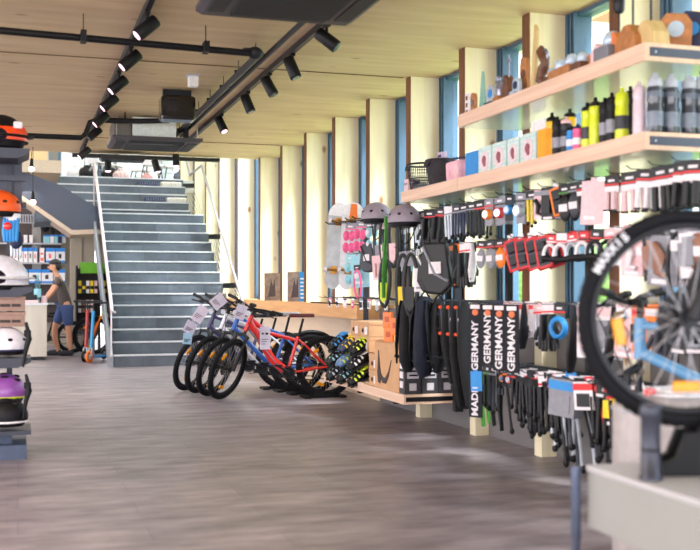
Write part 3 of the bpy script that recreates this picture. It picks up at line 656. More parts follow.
def helmet(loc, rz, shell, label, group=None, size=1.0, trim=None, kind='skate', lining=BLACK, strap=True, tilt=0):
    t = thing('helmet', label, 'helmet', loc, rz, group, rot=(0, tilt, rz)); s = size
    m = MB(); m.ell((0, 0, 0), (.14*s, .11*s, .115*s), 24, 12, z0=-.25); m.build('shell', shell, t)
    m = MB(); m.ring((0, 0, -.03*s), .137*s, .007*s, 'z', 30, 6, 1, Rz=.107*s); m.build('rim_band', trim or lining, t)
    m = MB(); m.ell((0, 0, -.018*s), (.125*s, .096*s, .09*s), 18, 6, z0=-.45, z1=0); m.build('padding', lining, t)
    if kind == 'vents':
        for k in range(5):
            for q in (-1, 1) if k else (0,):
                pass
        for y in (-.055, 0, .055):
            for x in (-.07, 0, .07):
                z = .115*math.sqrt(max(.05, 1-(x/.14)**2-(y/.11)**2)); m = MB(); m.ell((x*s, y*s, (z-.004)*s), (.026*s, .011*s, .012*s), 10, 6); m.build('vent', BLACK, t)
    if kind == 'skate':
        for a in (-1.2, -.4, .4, 1.2):
            m = MB(); a2 = a-PI/2; m.ell((.131*s*math.cos(a2)*.93, .104*s*math.sin(a2)*.93, .035*s), (.02*s, .013*s, .012*s), 10, 6); m.build('vent', BLACK, t)
    if kind == 'ski':
        m = MB(); m.ring((0, 0, .0), .144*s, .03*s, 'z', 30, 8, .25, Rz=.116*s, a0=-PI*.95, a1=-.05); m.build('goggle_strap', trim or BLACK, t)
        m = MB(); m.ell((-.06*s, -.07*s, -.0), (.09*s, .06*s, .05*s), 14, 8); m.build('goggle_lens', mat('dark mirror lens', (50, 44, 60), .08, .5), t)
    if strap:
        m = MB(); m.tube([(.05*s, -.09*s, -.03*s), (.02*s, -.05*s, -.15*s), (0, 0, -.19*s), (.02*s, .05*s, -.15*s), (.05*s, .09*s, -.03*s)], .006, 6); m.build('chin_strap', BLACK, t)
    return t
def at(px, py, Y): X = Xy(px, Y); return (X, Y, Zy(py, X, Y))
FLO = mat('fluorescent orange shell', (250, 74, 18), .35, coat=.3); PUR = mat('violet shell', (150, 84, 170), .3, coat=.4)
helmet(at(3, 137, 7.95), .2, FLO, 'glossy orange and black helmet on the top shelf of the left rack', 'helmets on the left rack', 1.25, kind='ski', trim=BLACK, strap=False)
th = bpy.data.objects['helmet']; m = MB(); m.ell((-.02, 0, .012), (.143*1.25, .113*1.25, .118*1.25), 24, 10, z0=.35); m.build('crown_shell', BLACK, th); m = MB(); m.box(.05, .11, -.14, -.10, .05, .10); m.build('vent_plate', WHITE, th, bevel=.01)
helmet(at(-2, 208, 8.0), -.1, mat('orange visor', (250, 96, 30), .4), 'orange helmet with pointed peak hanging under the top shelf', 'helmets on the left rack', 1.15, kind='skate', strap=False)
t = helmet(at(-1, 278, 7.95), .3, mat('white gloss shell', (236, 232, 242), .2, coat=.5), 'large white helmet with dark mirrored visor on the middle shelf', 'helmets on the left rack', 1.45, kind='ski', trim=WHITE, strap=False)
helmet(at(5, 345, 7.95), -.2, mat('white matt shell', (232, 226, 236), .35), 'white skate helmet with black vents on the lower middle shelf', 'helmets on the left rack', 1.15, kind='skate', trim=pm('N'), strap=False)
helmet(at(4, 392, 8.02), .1, PUR, 'violet and lime helmet at the back of the bottom shelf', 'helmets on the left rack', 1.15, kind='vents', trim=pm('L'), strap=False)
helmet(at(4, 416, 7.93), -.1, BLACK, 'black and white vented helmet low on the bottom shelf', 'helmets on the left rack', 1.2, kind='vents', trim=WHITE, strap=False)
for k, (py, lab) in enumerate(((327, 'lower flat brown box on the left rack'), (311, 'upper flat brown box on the left rack'))):
    X, Y, Z = at(0, py, 7.87); t = carton((X+.02, Y+.16, Z), (.30, .3, .105), lab, mat('dusty carton', (160, 130, 118), .7), 'flat boxes on the left rack', lid=True)
    m = MB(); m.box(-.02, .05, -.157, -.152, .03, .05); m.box(.06, .12, -.157, -.152, .03, .05); m.build('print', KDARK, t)
t = thing('glove', 'blue white and red ski glove bundle hanging on the left rack', 'gloves', at(12, 218, 7.95)); 
m = MB(); 
for k in range(5): m.tube([(k*.022-.05, 0, 0), (k*.022-.055, -.01, -.1), (k*.02-.05, 0, -.17)], [.012, .016, .011], 8)
m.build('fingers', pm('B'), t); m = MB(); m.ell((0, .01, .02), (.06, .03, .06)); m.build('palm', WHITE, t); m = MB(); m.ell((-.03, -.02, -.06), (.03, .02, .03)); m.build('patch', RED, t)
t = thing('glove', 'dark glove with pale trim lying against the left rack edge', 'gloves', at(16, 240, 7.97)); m = MB(); m.ell((0, 0, 0), (.05, .03, .07)); m.build('palm', pm('N'), t)
m = MB()
for k in range(4): m.tube([(k*.02-.03, 0, -.03), (k*.02-.03, 0, -.12)], [.012, .009], 8)
m.build('fingers', pm('S'), t)
for k, (py, lab) in enumerate(((325, 'black strap buckle hanging on the rack edge by the white helmet'), (377, 'black strap buckle hanging on the rack edge by the violet helmet'))):
    t = thing('strap_buckle', lab, 'strap', at(26, py, 7.83), group='black strap buckles on the rack edge'); m = MB(); m.tube([(0, 0, .02), (.012, 0, -.04), (.02, 0, -.1), (.0, 0, -.17), (-.02, 0, -.3)], [.01, .016, .022, .016, .008], 8); m.build('strap', BLACK, t); m = MB(); m.cb((.01, 0, -.06), (.05, .03, .05)); m.build('buckle', BLACK, t, bevel=.01)

# ------------------------------------------------------------------ reception desk, back shelves, person
t = thing('reception_desk', 'pale wooden reception desk at the left below the stairs parapet', 'desk', (.467, 18.5, 0)); DW = wood('pale desk front', (206, 196, 184), (220, 212, 200), 2, .5, False, stretch=6)
m = MB(); m.box(-3, 0, 0, .8, .06, .93); m.build('body', DW, t, bevel=.004); m = MB(); m.box(-3.02, .02, -.02, .82, .93, .965); m.build('worktop', mat('white worktop', (226, 224, 230), .4), t)
m = MB(); m.box(-2.98, -.03, .03, .8, 0, .06); m.build('plinth', DKM, t); m = MB(); m.tube([(-.46, -.015, .62), (-.46, 0, .62)], .03, 14); m.build('cable_port', BLACK, t)
DZ = .965
def clutter(name, label, cat, px, Y, fn, group=None):
    X = Xy(px, Y); t = thing(name, label, cat, (X, Y, DZ), group=group); fn(t); return t
def f1(t):
    m = MB(); m.lathe([(.055, 0), (.06, .02), (.06, .3), (.05, .36), (.02, .42), (.02, .46)]); m.build('body', glass('pale cyan bottle', (190, 228, 236), .3), t); m = MB(); m.cyl((0, 0, .46), (0, 0, .49), .024); m.build('cap', pm('T'), t); m = MB(); m.lathe([(.0605, .1), (.0605, .24)]); m.build('label', pm('T'), t)
clutter('water_bottle', 'tall pale cyan bottle standing on the reception desk', 'bottle', 37.5, 18.7, f1)
def f2(t):
    m = MB(); m.box(-.12, .12, -.02, .02, .1, .34); m.build('screen', DKM, t, bevel=.004); m = MB(); m.cyl((0, 0, 0), (0, 0, .12), .015); m.box(-.07, .07, -.05, .05, 0, .012); m.build('stand', BLACK, t)
clutter('payment_screen', 'small dark screen on the reception desk left of the bottle', 'screen', 28, 18.75, f2)
def f3(t):
    m = MB(); m.lathe([(.05, 0), (.055, .01), (.055, .12)]); m.build('cup', pm('Q'), t); 
    for k in range(4): m = MB(); m.cyl((.01*k-.02, 0, .02), (.025*k-.04, .01*k, .2), .004, n=6); m.build('pen', pm('RBKN'[k]), t)
clutter('pen_cup', 'pale pink cup of pens on the desk beside the bottle', 'cup', 44, 18.75, f3)
def f4(t): 
    m = MB(); m.box(-.11, .11, -.08, .08, 0, .05); m.build('base', pm('Q'), t, bevel=.01); m = MB(); m.box(-.09, .09, -.06, .06, .05, .14); m.build('stack', DKM, t, bevel=.01)
clutter('card_terminal', 'dark pink edged box on the desk next to the pen cup', 'terminal', 31.5, 18.62, f4)
# back product shelf
BYW = 22.9
t = thing('product_shelf', 'dark wall shelf of blue and white packages behind the reception desk', 'shelf', (Xy(40, BYW), BYW-.3, 0))
m = MB(); m.box(-2.2, .42, .27, .3, .5, 3.0); m.build('back_panel', mat('dark shelf back', (78, 66, 66), .6), t)
zs = [Zy(262.5, 0, BYW-.1), Zy(283, 0, BYW-.1), Zy(243, 0, BYW-.1), Zy(303, 0, BYW-.1)]
for z in zs: m = MB(); m.box(-2.2, .42, 0, .27, z-.03, z); m.build('shelf_board', LGREY, t)
m = MB(); m.box(-.16, .02, .24, .265, .5, 3.0); m.build('divider', mat('pale grey column', (170, 166, 164), .6), t)
BW = [('white box with a blue top band', 'B'), ('white box with a red dot', 'R')]
bl = mat('bright blue band', (30, 130, 220), .4)
def wbox(px0, px1, pz, h, nm, band, group, dot=False):
    Y = BYW-.28; X0, X1 = Xy(px0, Y), Xy(px1, Y); t = thing('package', nm, 'package', ((X0+X1)/2, Y+.1, pz), group=group); w = (X1-X0)/2
    m = MB(); m.box(-w, w, -.08, .1, 0, h); m.build('box', WHITE, t)
    m = MB(); m.box(-w-.002, w+.002, -.084, .0, h*.76, h+.002); m.build('blue_band', bl, t)
    if band: m = MB(); m.box(-w-.002, w+.002, -.083, .0, -.001, h*.14); m.build('blue_foot', bl, t)
    if dot: m = MB(); m.box(-w*.4, w*.2, -.084, -.08, h*.3, h*.6); m.build('print', RED if dot == 1 else KDARK, t)
ordn = ['leftmost', 'second', 'third', 'fourth', 'fifth', 'sixth', 'seventh', 'eighth', 'ninth', 'tenth']
L = [(13, 18), (19, 23), (23.6, 27.6), (28.4, 32.4), (33.4, 37)]
for k, (a, b) in enumerate(L): wbox(a, b, zs[0], .30, 'narrow white and blue box, %s of the upper packages behind the desk' % ordn[k], False, 'packages on the wall shelf', 2 if k % 2 else 1)
t = None
Y = BYW-.28; X0 = Xy(39.5, Y); tt = thing('package', 'cream white package with red lettering between the blue boxes', 'package', (X0+.05, Y+.1, zs[0]-.02)); m = MB(); m.box(-.045, .045, -.08, .1, 0, .32); m.build('box', CARDW, tt); m = MB(); m.box(-.03, .03, -.084, -.08, .05, .12); m.box(-.03, .03, -.084, -.08, .18, .22); m.build('print', RED, tt)
wbox(46, 55, zs[0], .30, 'wide white and blue box with red print above the person', True, 'packages on the wall shelf', 1); wbox(56, 65, zs[0], .30, 'wide white and blue box at the shelf end above the person', True, 'packages on the wall shelf', 2)
for k, (a, b) in enumerate(((14, 21), (22, 28), (29, 41), (41.8, 53), (54, 65))): wbox(a, b, zs[1], .28, 'white and blue carton, %s on the shelf just above the desk' % ordn[k], k > 1, 'cartons on the lower wall shelf', 2 if k > 1 else 0)
for k, px in enumerate((15, 20, 25.5, 31, 45, 48, 52, 56, 60, 64)):
    Y = BYW-.22; X = Xy(px, Y); c = 'WWWWTTWTNS'[k]; tt = thing('hanging_package', '%s hanging packet, %s along the top of the wall shelf' % (PALE[c][1], ordn[k]), 'package', (X, Y, Zy(235, X, Y)), group='packets hanging above the wall shelf')
    m = MB(); m.box(-.035, .035, -.01, .01, -.17, 0); m.build('packet', pm(c), tt); m = MB(); m.box(-.037, .037, -.014, .0, -.03, 0); m.build('header', bl if k > 3 else CARDW, tt)
for px, py, lab in ((45, 228, 'round black cap hanging high behind the desk'), (53, 230, 'small black pouch hanging high behind the desk')):
    tt = thing('cap', lab, 'cap', at(px, py, BYW-.2)); m = MB(); m.ell((0, 0, 0), (.09 if px == 45 else .05, .06, .08)); m.build('crown', BLACK, tt); m = MB(); m.box(-.07, .07, -.11, -.03, -.05, -.04); m.build('peak', BLACK, tt, bevel=.005)
# louvre grille panel high behind
t = thing('louvre_panel', 'white louvred panel high on the wall behind the parapet', 'panel', at(33, 219, 22.4)); m = MB(); m.box(-.34, .34, 0, .02, -.09, .09); m.build('backing', LGREY, t)
for k in range(14): m = MB(); m.box(-.33+k*.05, -.31+k*.05, -.02, 0, -.07, .07); m.build('slat', mat('dark slats', (34, 34, 40), .5), t)
# dark rack with a green box
t = thing('stock_rack', 'black stock rack with packets behind the scooters', 'rack', (Xy(88, 20.7), 20.7, 0))
for x in (-.2, .22): m = MB(); m.box(x-.015, x+.015, 0, .35, 0, 1.65); m.build('upright', BLACK, t)
for z in (.35, .75, 1.12, 1.5): m = MB(); m.box(-.2, .22, 0, .35, z-.02, z); m.build('shelf', BLACK, t)
m = MB(); m.box(-.2, .22, .3, .32, .3, 1.6); m.build('back_panel', mat('rack back', (60, 52, 50), .6), t)
t = thing('green_crate', 'bright green box on top of the black stock rack', 'box', (Xy(89, 20.85), 20.85, 1.66)); m = MB(); m.box(-.17, .17, -.1, .1, -.16, .04); m.build('crate', mat('bright green plastic', (110, 190, 30), .4), t, bevel=.01); m = MB(); m.box(-.18, .18, -.11, .11, .03, .05); m.build('rim', mat('bright green plastic', (110, 190, 30), .4), t)
for k, c in enumerate('YKWYQWEWQ'):
    z = (1.12, .75)[k > 4]; kk = k if k < 5 else k-5
    t = thing('packet', '%s packet on the %s shelf of the black rack, %s from the left' % (PALE[c][1], ('upper', 'middle')[k > 4], ordn[kk].replace('leftmost', 'first')), 'packet', (Xy(88, 20.7)-.15+kk*.075, 20.8, z), group='packets on the black rack'); m = MB(); m.box(-.028, .028, -.05, .05, 0, .24); m.build('packet', pm(c), t); m = MB(); m.box(-.029, .029, -.052, -.05, .08, .14); m.build('print', pm('K' if c != 'K' else 'Y'), t)

# ---- person leaning on the desk
def skin(name, pts, edges, mats, parent, sub=2, smooth=True):
    me = bpy.data.meshes.new(name); me.from_pydata([p[0] for p in pts], edges, []); o = bpy.data.objects.new(name, me); COL.objects.link(o); o.parent = parent
    me.materials.append(mats); md = o.modifiers.new('body', 'SKIN'); md.use_smooth_shade = True; md.branch_smoothing = .6
    for i, p in enumerate(pts):
        r = p[1]; me.skin_vertices[0].data[i].radius = r if isinstance(r, tuple) else (r, r)
    me.skin_vertices[0].data[0].use_root = True
    s = o.modifiers.new('soft', 'SUBSURF'); s.levels = sub; s.render_levels = sub
    return o
SKIN = mat('skin', (206, 150, 120), .5, var=.03); HAIR = mat('dark hair', (36, 28, 26), .6, var=.3, scale=80); TEE = mat('dark brown grey tee shirt', (82, 72, 70), .8); DENIM = mat('blue denim', (64, 84, 132), .85, var=.2, scale=60)
P0 = Vector((Xy(64.5, 19.5), 19.5, 0))
pt = thing('person', 'person in dark tee shirt and denim shorts leaning on the reception desk', 'person', P0)
J = [((0.02, 0, .93), (.13, .10)), ((-.01, 0, 1.05), (.125, .095)), ((-.06, 0, 1.22), (.14, .10)), ((-.10, 0, 1.36), (.13, .085)), ((-.13, 0, 1.44), .058), ((-.155, 0, 1.5), .052), ((-.185, 0, 1.56), (.082, .08)), ((-.185, 0, 1.63), (.082, .092)), ((-.17, 0, 1.685), (.05, .06)),
     # near arm (towards the camera, -y)
     ((-.10, -.17, 1.37), .055), ((-.20, -.23, 1.16), .042), ((-.34, -.19, 1.0), .030), ((-.40, -.17, .985), .032),
     ((-.10, .17, 1.37), .055), ((-.22, .24, 1.17), .042), ((-.37, .2, 1.0), .030), ((-.43, .17, .985), .032),
     # legs
     ((.04, -.10, .86), .095), ((.07, -.10, .5), .058), ((.08, -.10, .28), .056), ((.10, -.10, .09), .036), ((.02, -.11, .045), .036), ((-.08, -.11, .035), .026),
     ((-.02, .10, .86), .095), ((-.17, .10, .52), .058), ((-.16, .10, .3), .054), ((-.10, .10, .09), .036), ((-.18, .11, .045), .036), ((-.28, .11, .035), .026)]
E = [(0, 1), (1, 2), (2, 3), (3, 4), (4, 5), (5, 6), (6, 7), (7, 8), (3, 9), (9, 10), (10, 11), (11, 12), (3, 13), (13, 14), (14, 15), (15, 16), (0, 17), (17, 18), (18, 19), (19, 20), (20, 21), (21, 22), (0, 23), (23, 24), (24, 25), (25, 26), (26, 27), (27, 28)]
fv = []
for hand, s in ((12, -1), (16, 1)):
    h = Vector(J[hand][0])
    for k, (dy, ln) in enumerate(((-.03, .055), (-.01, .07), (.01, .066), (.028, .05))):
        a = len(J); J.append(((h.x-.035, h.y+dy, h.z), .0095)); J.append(((h.x-.035-ln*.6, h.y+dy*1.25, h.z-.003), .009)); J.append(((h.x-.035-ln, h.y+dy*1.3, h.z-.018), .0075)); E += [(hand, a), (a, a+1), (a+1, a+2)]
    a = len(J); J.append(((h.x-.01, h.y-s*.035, h.z), .011)); J.append(((h.x-.045, h.y-s*.055, h.z-.008), .009)); E += [(hand, a), (a, a+1)]
body = skin('body', J, E, SKIN, pt)
k = 1.12
def grow(ids, f): return [(J[i][0], tuple(x*f+.008 for x in J[i][1]) if isinstance(J[i][1], tuple) else J[i][1]*f+.010) for i in ids]
sh = grow([0, 1, 2, 3], 1.08)+[((-.12, 0, 1.425), .07)]+[(J[9][0], .072), ((-.16, -.205, 1.25), .064)]+[(J[13][0], .072), ((-.17, .21, 1.26), .064)]
sh[0] = ((.05, 0, .79), (.165, .135)); sh[1] = (sh[1][0], (.15, .12))
skin('tee_shirt', sh, [(0, 1), (1, 2), (2, 3), (3, 4), (3, 5), (5, 6), (3, 7), (7, 8)], TEE, pt)
so = [((.02, 0, 1.02), (.15, .115)), ((.04, -.10, .84), .112), ((.065, -.10, .52), .092), ((-.02, .10, .84), .112), ((-.15, .10, .56), .088)]
skin('denim_shorts', so, [(0, 1), (1, 2), (0, 3), (3, 4)], DENIM, pt)
m = MB(); m.ell((-.16, 0, 1.655), (.105, .088, .085), 20, 10, z0=-.2); m.ell((-.125, 0, 1.61), (.075, .086, .085), 16, 10); m.build('hair', HAIR, pt)
m = MB(); m.ring((-.172, 0, 1.675), .105, .006, 'z', 24, 6, Rz=.088); m.build('headband', DKM, pt)
m = MB(); m.ell((-.272, 0, 1.585), (.02, .013, .024), 10, 8); m.build('nose', SKIN, pt)
for s in (-1, 1):
    m = MB(); m.ell((-.256, s*.032, 1.612), (.009, .012, .008), 10, 8); m.build('eye', BLACK, pt); m = MB(); m.ell((-.17, s*.085, 1.595), (.018, .008, .028), 10, 8); m.build('ear', SKIN, pt)
m = MB(); m.ell((-.257, 0, 1.545), (.008, .022, .006), 10, 6); m.build('mouth', mat('lips', (170, 96, 90), .5), pt)
m = MB(); m.ell((-.215, 0, 1.525), (.05, .055, .03), 12, 8); m.build('beard', HAIR, pt)
for (x, y) in ((.02, -.11), (-.18, .11)):
    m = MB(); m.ell((x, y, .05), (.14, .05, .06), 16, 8, z0=-.7); m.ell((x+.08, y, .07), (.05, .046, .06), 12, 8); m.build('shoe', mat('dark trainers', (30, 32, 44), .6), pt); 
# ---- bicycle behind the desk and by the stock rack
bike('dark bike half hidden between the desk and the person', BLACK, DKM, (Xy(60, 20.3)-.9, 20.35, 0), 0, .1, W=.3, hs=.8, seath=.75)
bike('black bike with orange rims leaning under the stairs', mat('orange frame paint', (220, 110, 40), .3), ORANGE, (Xy(83, 19.0)+.2, 19.5, 0), -.5, .5, W=.36, tr=.035, hs=.85, seath=.8)
def scooter(px, Y, stem, wh, label, rz, h=.95):
    X = Xy(px, Y); t = thing('kick_scooter', label, 'scooter', (X, Y, 0), rz, 'kick scooters by the stairs')
    for x in (0, .72):
        m = MB(); m.ring((x, 0, .10), .075, .024, 'y', 26, 8); o = m.build('wheel', wh if x == 0 else BLACK, t); m = MB(); m.cyl((x, -.03, .1), (x, .03, .1), .04); m.build('hub', LGREY, o)
    m = MB(); m.box(.12, .68, -.06, .06, .075, .105); m.build('deck', pm('B') if stem is BLUES else BLACK, t, bevel=.01)
    m = MB(); m.tube([(0, -.035, .1), (.03, -.03, .22), (.05, 0, .26), (.13, 0, .12)], .016, 8); m.tube([(0, .035, .1), (.03, .03, .22), (.05, 0, .26)], .014, 8); m.build('fork', LGREY, t)
    m = MB(); m.tube([(.05, 0, .24), (.11, 0, h*.86)], .026, 10); m.build('stem', stem, t); m = MB(); m.tube([(.11, 0, h*.84), (.125, 0, h)], .016, 8); m.tube([(.125, -.24, h), (.125, .24, h)], .013, 8); m.build('handlebar', BLACK, t)
    for s in (-1, 1): m = MB(); m.tube([(.125, s*.14, h), (.125, s*.25, h)], .018, 8); m.build('grip', BLACK, t)
    return t
BLUES = mat('sky blue tube', (40, 150, 210), .35); REDS = mat('dull red tube', (170, 48, 44), .35)
scooter(89.5, 17.6, BLUES, ORANGE, 'blue kick scooter with orange front wheel beside the stairs', .9, .98); scooter(84.5, 17.75, REDS, BLACK, 'red stemmed kick scooter with black wheels next to the blue one', 1.05, 1.0)

# ------------------------------------------------------------------ high wall shelves
def wallshelf(zt, segs, label):
    for k, (y0, y1, lab) in enumerate(segs):
        t = thing('wall_shelf', lab, 'shelf', (3.0, y0, zt)); L = y1-y0
        m = MB(); m.box(0, .02, 0, L, -.09, 0); m.box(.02, .5, 0, L, -.018, 0); m.box(.02, .5, 0, .02, -.09, -.018); m.build('board', OAK, t)
        m = MB(); m.box(.02, .5, .02, L-.002, -.09, -.082); m.build('underside', LAM, t)
        if k == 0:
            m = MB(); m.box(.03, .49, -.004, 0, -.067, -.022); m.build('end_slot', mat('slate slot', (66, 74, 92), .4), t); m = MB(); m.cyl((.06, -.008, -.045), (.06, -.004, -.045), .006, n=10); m.build('screw', CHROME, t)
        for y in (.35, L-.35):
            m = MB(); m.box(.05, .5, y, y+.03, -.08, -.03); m.build('bracket', DKM, t)
SZU, SZL = 2.455, 2.007
wallshelf(SZU, [(4.58, 6.93, 'upper long wooden wall shelf carrying trophies and carved awards')], '')
wallshelf(SZL, [(4.58, 6.93, 'lower wooden wall shelf section carrying the drinking bottles'), (6.935, 8.10, 'far section of the lower wooden shelf carrying wire baskets')], '')
for k, y in enumerate((4.72, 5.9, 7.05, 8.2, 9.4, 10.4)):
    m = MB(); m.box(3.44, 3.485, y-.02, y+.02, .6, 2.5 if y < 7 else 2.02); m.box(3.485, 3.72, y-.015, y+.015, .62, .66); o = m.build('shelf_upright', DKM)
    tag(o, 'dark steel upright carrying hook rails, %s of the row counted from the camera' % ['first', 'second', 'third', 'fourth', 'fifth', 'sixth'][k], 'upright', 'uprights of the hook rails')

# ---- bottles
def bottle(px, X, h, r, body, cap, label, group='drinking bottles on the lower shelf', kind='sport', band=None):
    Y = Yx(px, X)
    if Y < 4.64: Y = 4.64; X = Xy(px, Y)
    t = thing('drinking_bottle', label, 'bottle', (X, Y, SZL), group=group)
    m = MB()
    if kind == 'insul':
        m.lathe([(r*.9, 0), (r, .01), (r, h*.42), (r*.93, h*.46), (r*.93, h*.52), (r, h*.56), (r, h*.72), (r*.86, h*.78)]); m.build('body', body, t)
        m = MB(); m.lathe([(r*.88, h*.77), (r*.9, h*.84), (r*.82, h*.9), (r*.45, h*.93), (r*.42, h*.99), (r*.3, h)]); m.build('cap', cap, t)
        m = MB(); m.lathe([(r*1.005, h*.12), (r*1.012, h*.14), (r*1.012, h*.34), (r*1.005, h*.36)]); m.build('print_band', mat('frosted grey band', (120, 130, 148), .3), t)
        m = MB(); m.lathe([(r*1.005, h*.60), (r*1.012, h*.61), (r*1.012, h*.68), (r*1.005, h*.69)]); m.build('print_band', mat('dim frosted band', (96, 106, 122), .3), t)
    else:
        m.lathe([(r*.92, 0), (r, .01), (r, h*.58), (r*.93, h*.62), (r*.93, h*.67), (r, h*.71), (r, h*.78), (r*.9, h*.82)]); m.build('body', body, t)
        m = MB(); m.lathe([(r*.93, h*.81), (r*.95, h*.88), (r*.6, h*.91), (r*.3, h*.92), (r*.28, h*.99), (r*.2, h)]); m.build('cap', cap, t)
        if band: m = MB(); m.lathe([(r*1.0, h*.2), (r*1.01, h*.21), (r*1.01, h*.45), (r*1.0, h*.46)]); m.build('print_band', band, t)
    return t
YEL = mat('golden yellow bottle', (250, 196, 10), .35); LIM = mat('lime bottle', (212, 224, 40), .35); SMK = mat('smoky grey bottle', (58, 64, 76), .12, coat=.5); CLR = mat('frosted lilac bottle', (216, 196, 206), .25)
DPR = mat('dark print', (52, 52, 60), .5); GPR = mat('grey print', (150, 150, 162), .5)
bottle(552, 3.16, .30, .037, YEL, BLACK, 'tall golden yellow bottle, leftmost of the bottles')
bottle(570, 3.16, .29, .037, YEL, BLACK, 'second golden yellow bottle, behind the small black bottles')
bottle(557.5, 3.07, .235, .033, BLACK, BLACK, 'black bottle with grey lettering in front of the tall yellow one', band=GPR)
bottle(566, 3.07, .22, .033, DKM, pm('Q'), 'dark grey bottle with pale pink cap and white logo', band=GPR)
bottle(571.5, 3.05, .15, .03, pm('B'), BLACK, 'small blue topped bottle with white logo between the grey and pink ones', band=WHITE)
bottle(578, 3.05, .15, .03, pm('P'), pm('N'), 'small pink bottle with dark cap beside the small blue one', band=WHITE)
bottle(587.5, 3.07, .26, .035, LIM, BLACK, 'lime bottle with a black strip, left of the lime pair', band=DPR)
bottle(595.5, 3.07, .275, .036, LIM, BLACK, 'taller lime bottle with faint print, right of the lime pair')
bottle(605, 3.08, .26, .033, BLACK, BLACK, 'slim black bottle with white lettering beside the lime pair', band=GPR)
bottle(612, 3.08, .275, .033, BLACK, BLACK, 'second slim black bottle between lime bottles', band=GPR)
bottle(622, 3.07, .28, .037, LIM, LIM, 'lime bottle with dark wavy band standing alone', band=DPR)
bottle(630.5, 3.12, .29, .035, BLACK, BLACK, 'black bottle behind the single lime bottle')
bottle(639.5, 3.07, .285, .035, CLR, CLR, 'pale lilac frosted bottle beside the grey insulated ones')
for k, px in enumerate((655, 671, 689)):
    bottle(px, 3.06, .31, .042, SMK, mat('clear grey cap', (176, 182, 196), .15), 'large smoky grey insulated bottle, %s from the shelf corner' % ('first', 'second', 'third')[k], 'grey insulated bottles', 'insul')
bottle(700, 3.17, .31, .042, SMK, mat('clear grey cap', (176, 182, 196), .15), 'large smoky grey insulated bottle standing in the rear row', 'grey insulated bottles', 'insul')
# ---- boxes and baskets on the lower shelf
def onl(name, label, cat, p0, p1, h, body, depth_=.2, X=3.1, group=None, pic=None, top=None):
    ya, yb = Yx(p0, X), Yx(p1, X); t = thing(name, label, cat, (X, yb, SZL), group=group); L = ya-yb
    m = MB(); m.box(0, depth_, .004, L-.004, 0, h); m.build('box', body, t, bevel=.003)
    if pic:
        m = MB(); m.tube([(-.004, L*.5, h*.48), (0, L*.5, h*.48)], min(L, h)*.36, 24); m.build('round_picture', pic, t)
        m = MB(); m.ell((-.005, L*.5, h*.52), (.004, L*.16, h*.16), 12, 8); m.ell((-.005, L*.45, h*.36), (.004, L*.1, h*.08), 12, 8); m.build('helmet_print', mat('maroon print', (150, 80, 92), .5), t)
        m = MB()
        for k in range(6): m.box(-.002, .0, .01, L-.01, h*(.06+.16*k), h*(.06+.16*k)+.003)
        m.build('line_pattern', pm('T'), t)
    return t
MINT = mat('pale mint carton', (208, 228, 222), .5); PICM = mat('pale picture ground', (232, 214, 220), .5)
onl('helmet_box', 'blue box standing between the pink bag and the mint boxes', 'box', 465, 478, .19, pm('B'))
for k, (a, b) in enumerate(((478, 491), (492, 506), (507, 519), (520, 536))):
    onl('helmet_box', 'pale mint box with round picture, %s in its row' % ('leftmost', 'second', 'third', 'rightmost')[k], 'box', a, b, .20, MINT, pic=PICM, group='mint boxes with round pictures')
onl('helmet_box', 'orange box between the mint boxes and the yellow bottle', 'box', 537, 546, .2, mat('amber carton', (255, 168, 24), .5)); onl('sign_card', 'cream white card standing above the orange box', 'card', 531, 545, .33, CARDW, .01, 3.3)
def basket(px, X, w, h, label, matl, solid, fill):
    Y = Yx(px, X); t = thing('bike_basket', label, 'basket', (X, Y, SZL)); m = MB(); r0, r1 = w*.36, w*.5
    for z, r in ((0, r0), (h*.5, (r0+r1)/2), (h, r1)): m.ring((0, 0, z), r*.8, .006 if z < h else .009, 'z', 28, 6, Rz=r)
    m.build('rim', matl, t)
    m = MB(); n = 40
    if solid: m.lathe([(r0*.86, 0), (r1*.88, h*.97)]); m.build('liner', matl, t)
    else:
        for k in range(n):
            a = 2*PI*k/n; m.tube([(r0*.8*math.cos(a), r0*math.sin(a), 0), (r1*.8*math.cos(a), r1*math.sin(a), h)], .002, 4, caps=False)
        for k in range(1, 9): z = h*k/9; r = r0+(r1-r0)*k/9; m.ring((0, 0, z), r*.8, .0018, 'z', 28, 4, Rz=r)
        m.build('mesh', matl, t)
        m = MB(); m.lathe([(r0*.8, 0), (r0*.8, .006)]); m.build('base', matl, t)
    m = MB(); m.tube([(-r1*.8, -.05, h*.93), (-r1*.8-.01, -.04, h*.8), (-r1*.8-.01, .04, h*.8), (-r1*.8, .05, h*.93)], .008, 6); m.build('hook', DKM, t)
    return t
t = basket(422, 3.2, .30, .235, 'black wire mesh basket with packets inside, leftmost on the lower shelf', BLACK, False, 0)
c = thing('packet', 'crumpled white and dark packet lying inside the wire basket', 'packet', (3.2, Yx(422, 3.2), SZL+.05)); m = MB(); m.ell((0, 0, .0), (.07, .09, .04), 10, 6); m.build('bag', pm('G'), c); m = MB(); m.ell((-.04, .02, .03), (.03, .06, .03), 8, 5); m.build('print', pm('N'), c)
basket(440, 3.2, .27, .225, 'solid dark woven basket standing right of the wire basket', mat('dark wicker', (42, 38, 46), .7, var=.3, scale=90, bump=.8), True, 0)
c = thing('packet', 'lilac white packet sticking out of the dark basket', 'packet', (3.2, Yx(442, 3.2), SZL+.236)); m = MB(); m.box(-.02, .02, -.05, .05, 0, .05); m.build('bag', mat('lilac packet', (206, 186, 214), .5), c); m = MB(); m.box(-.022, -.02, -.03, .03, .01, .03); m.build('print', pm('N'), c)
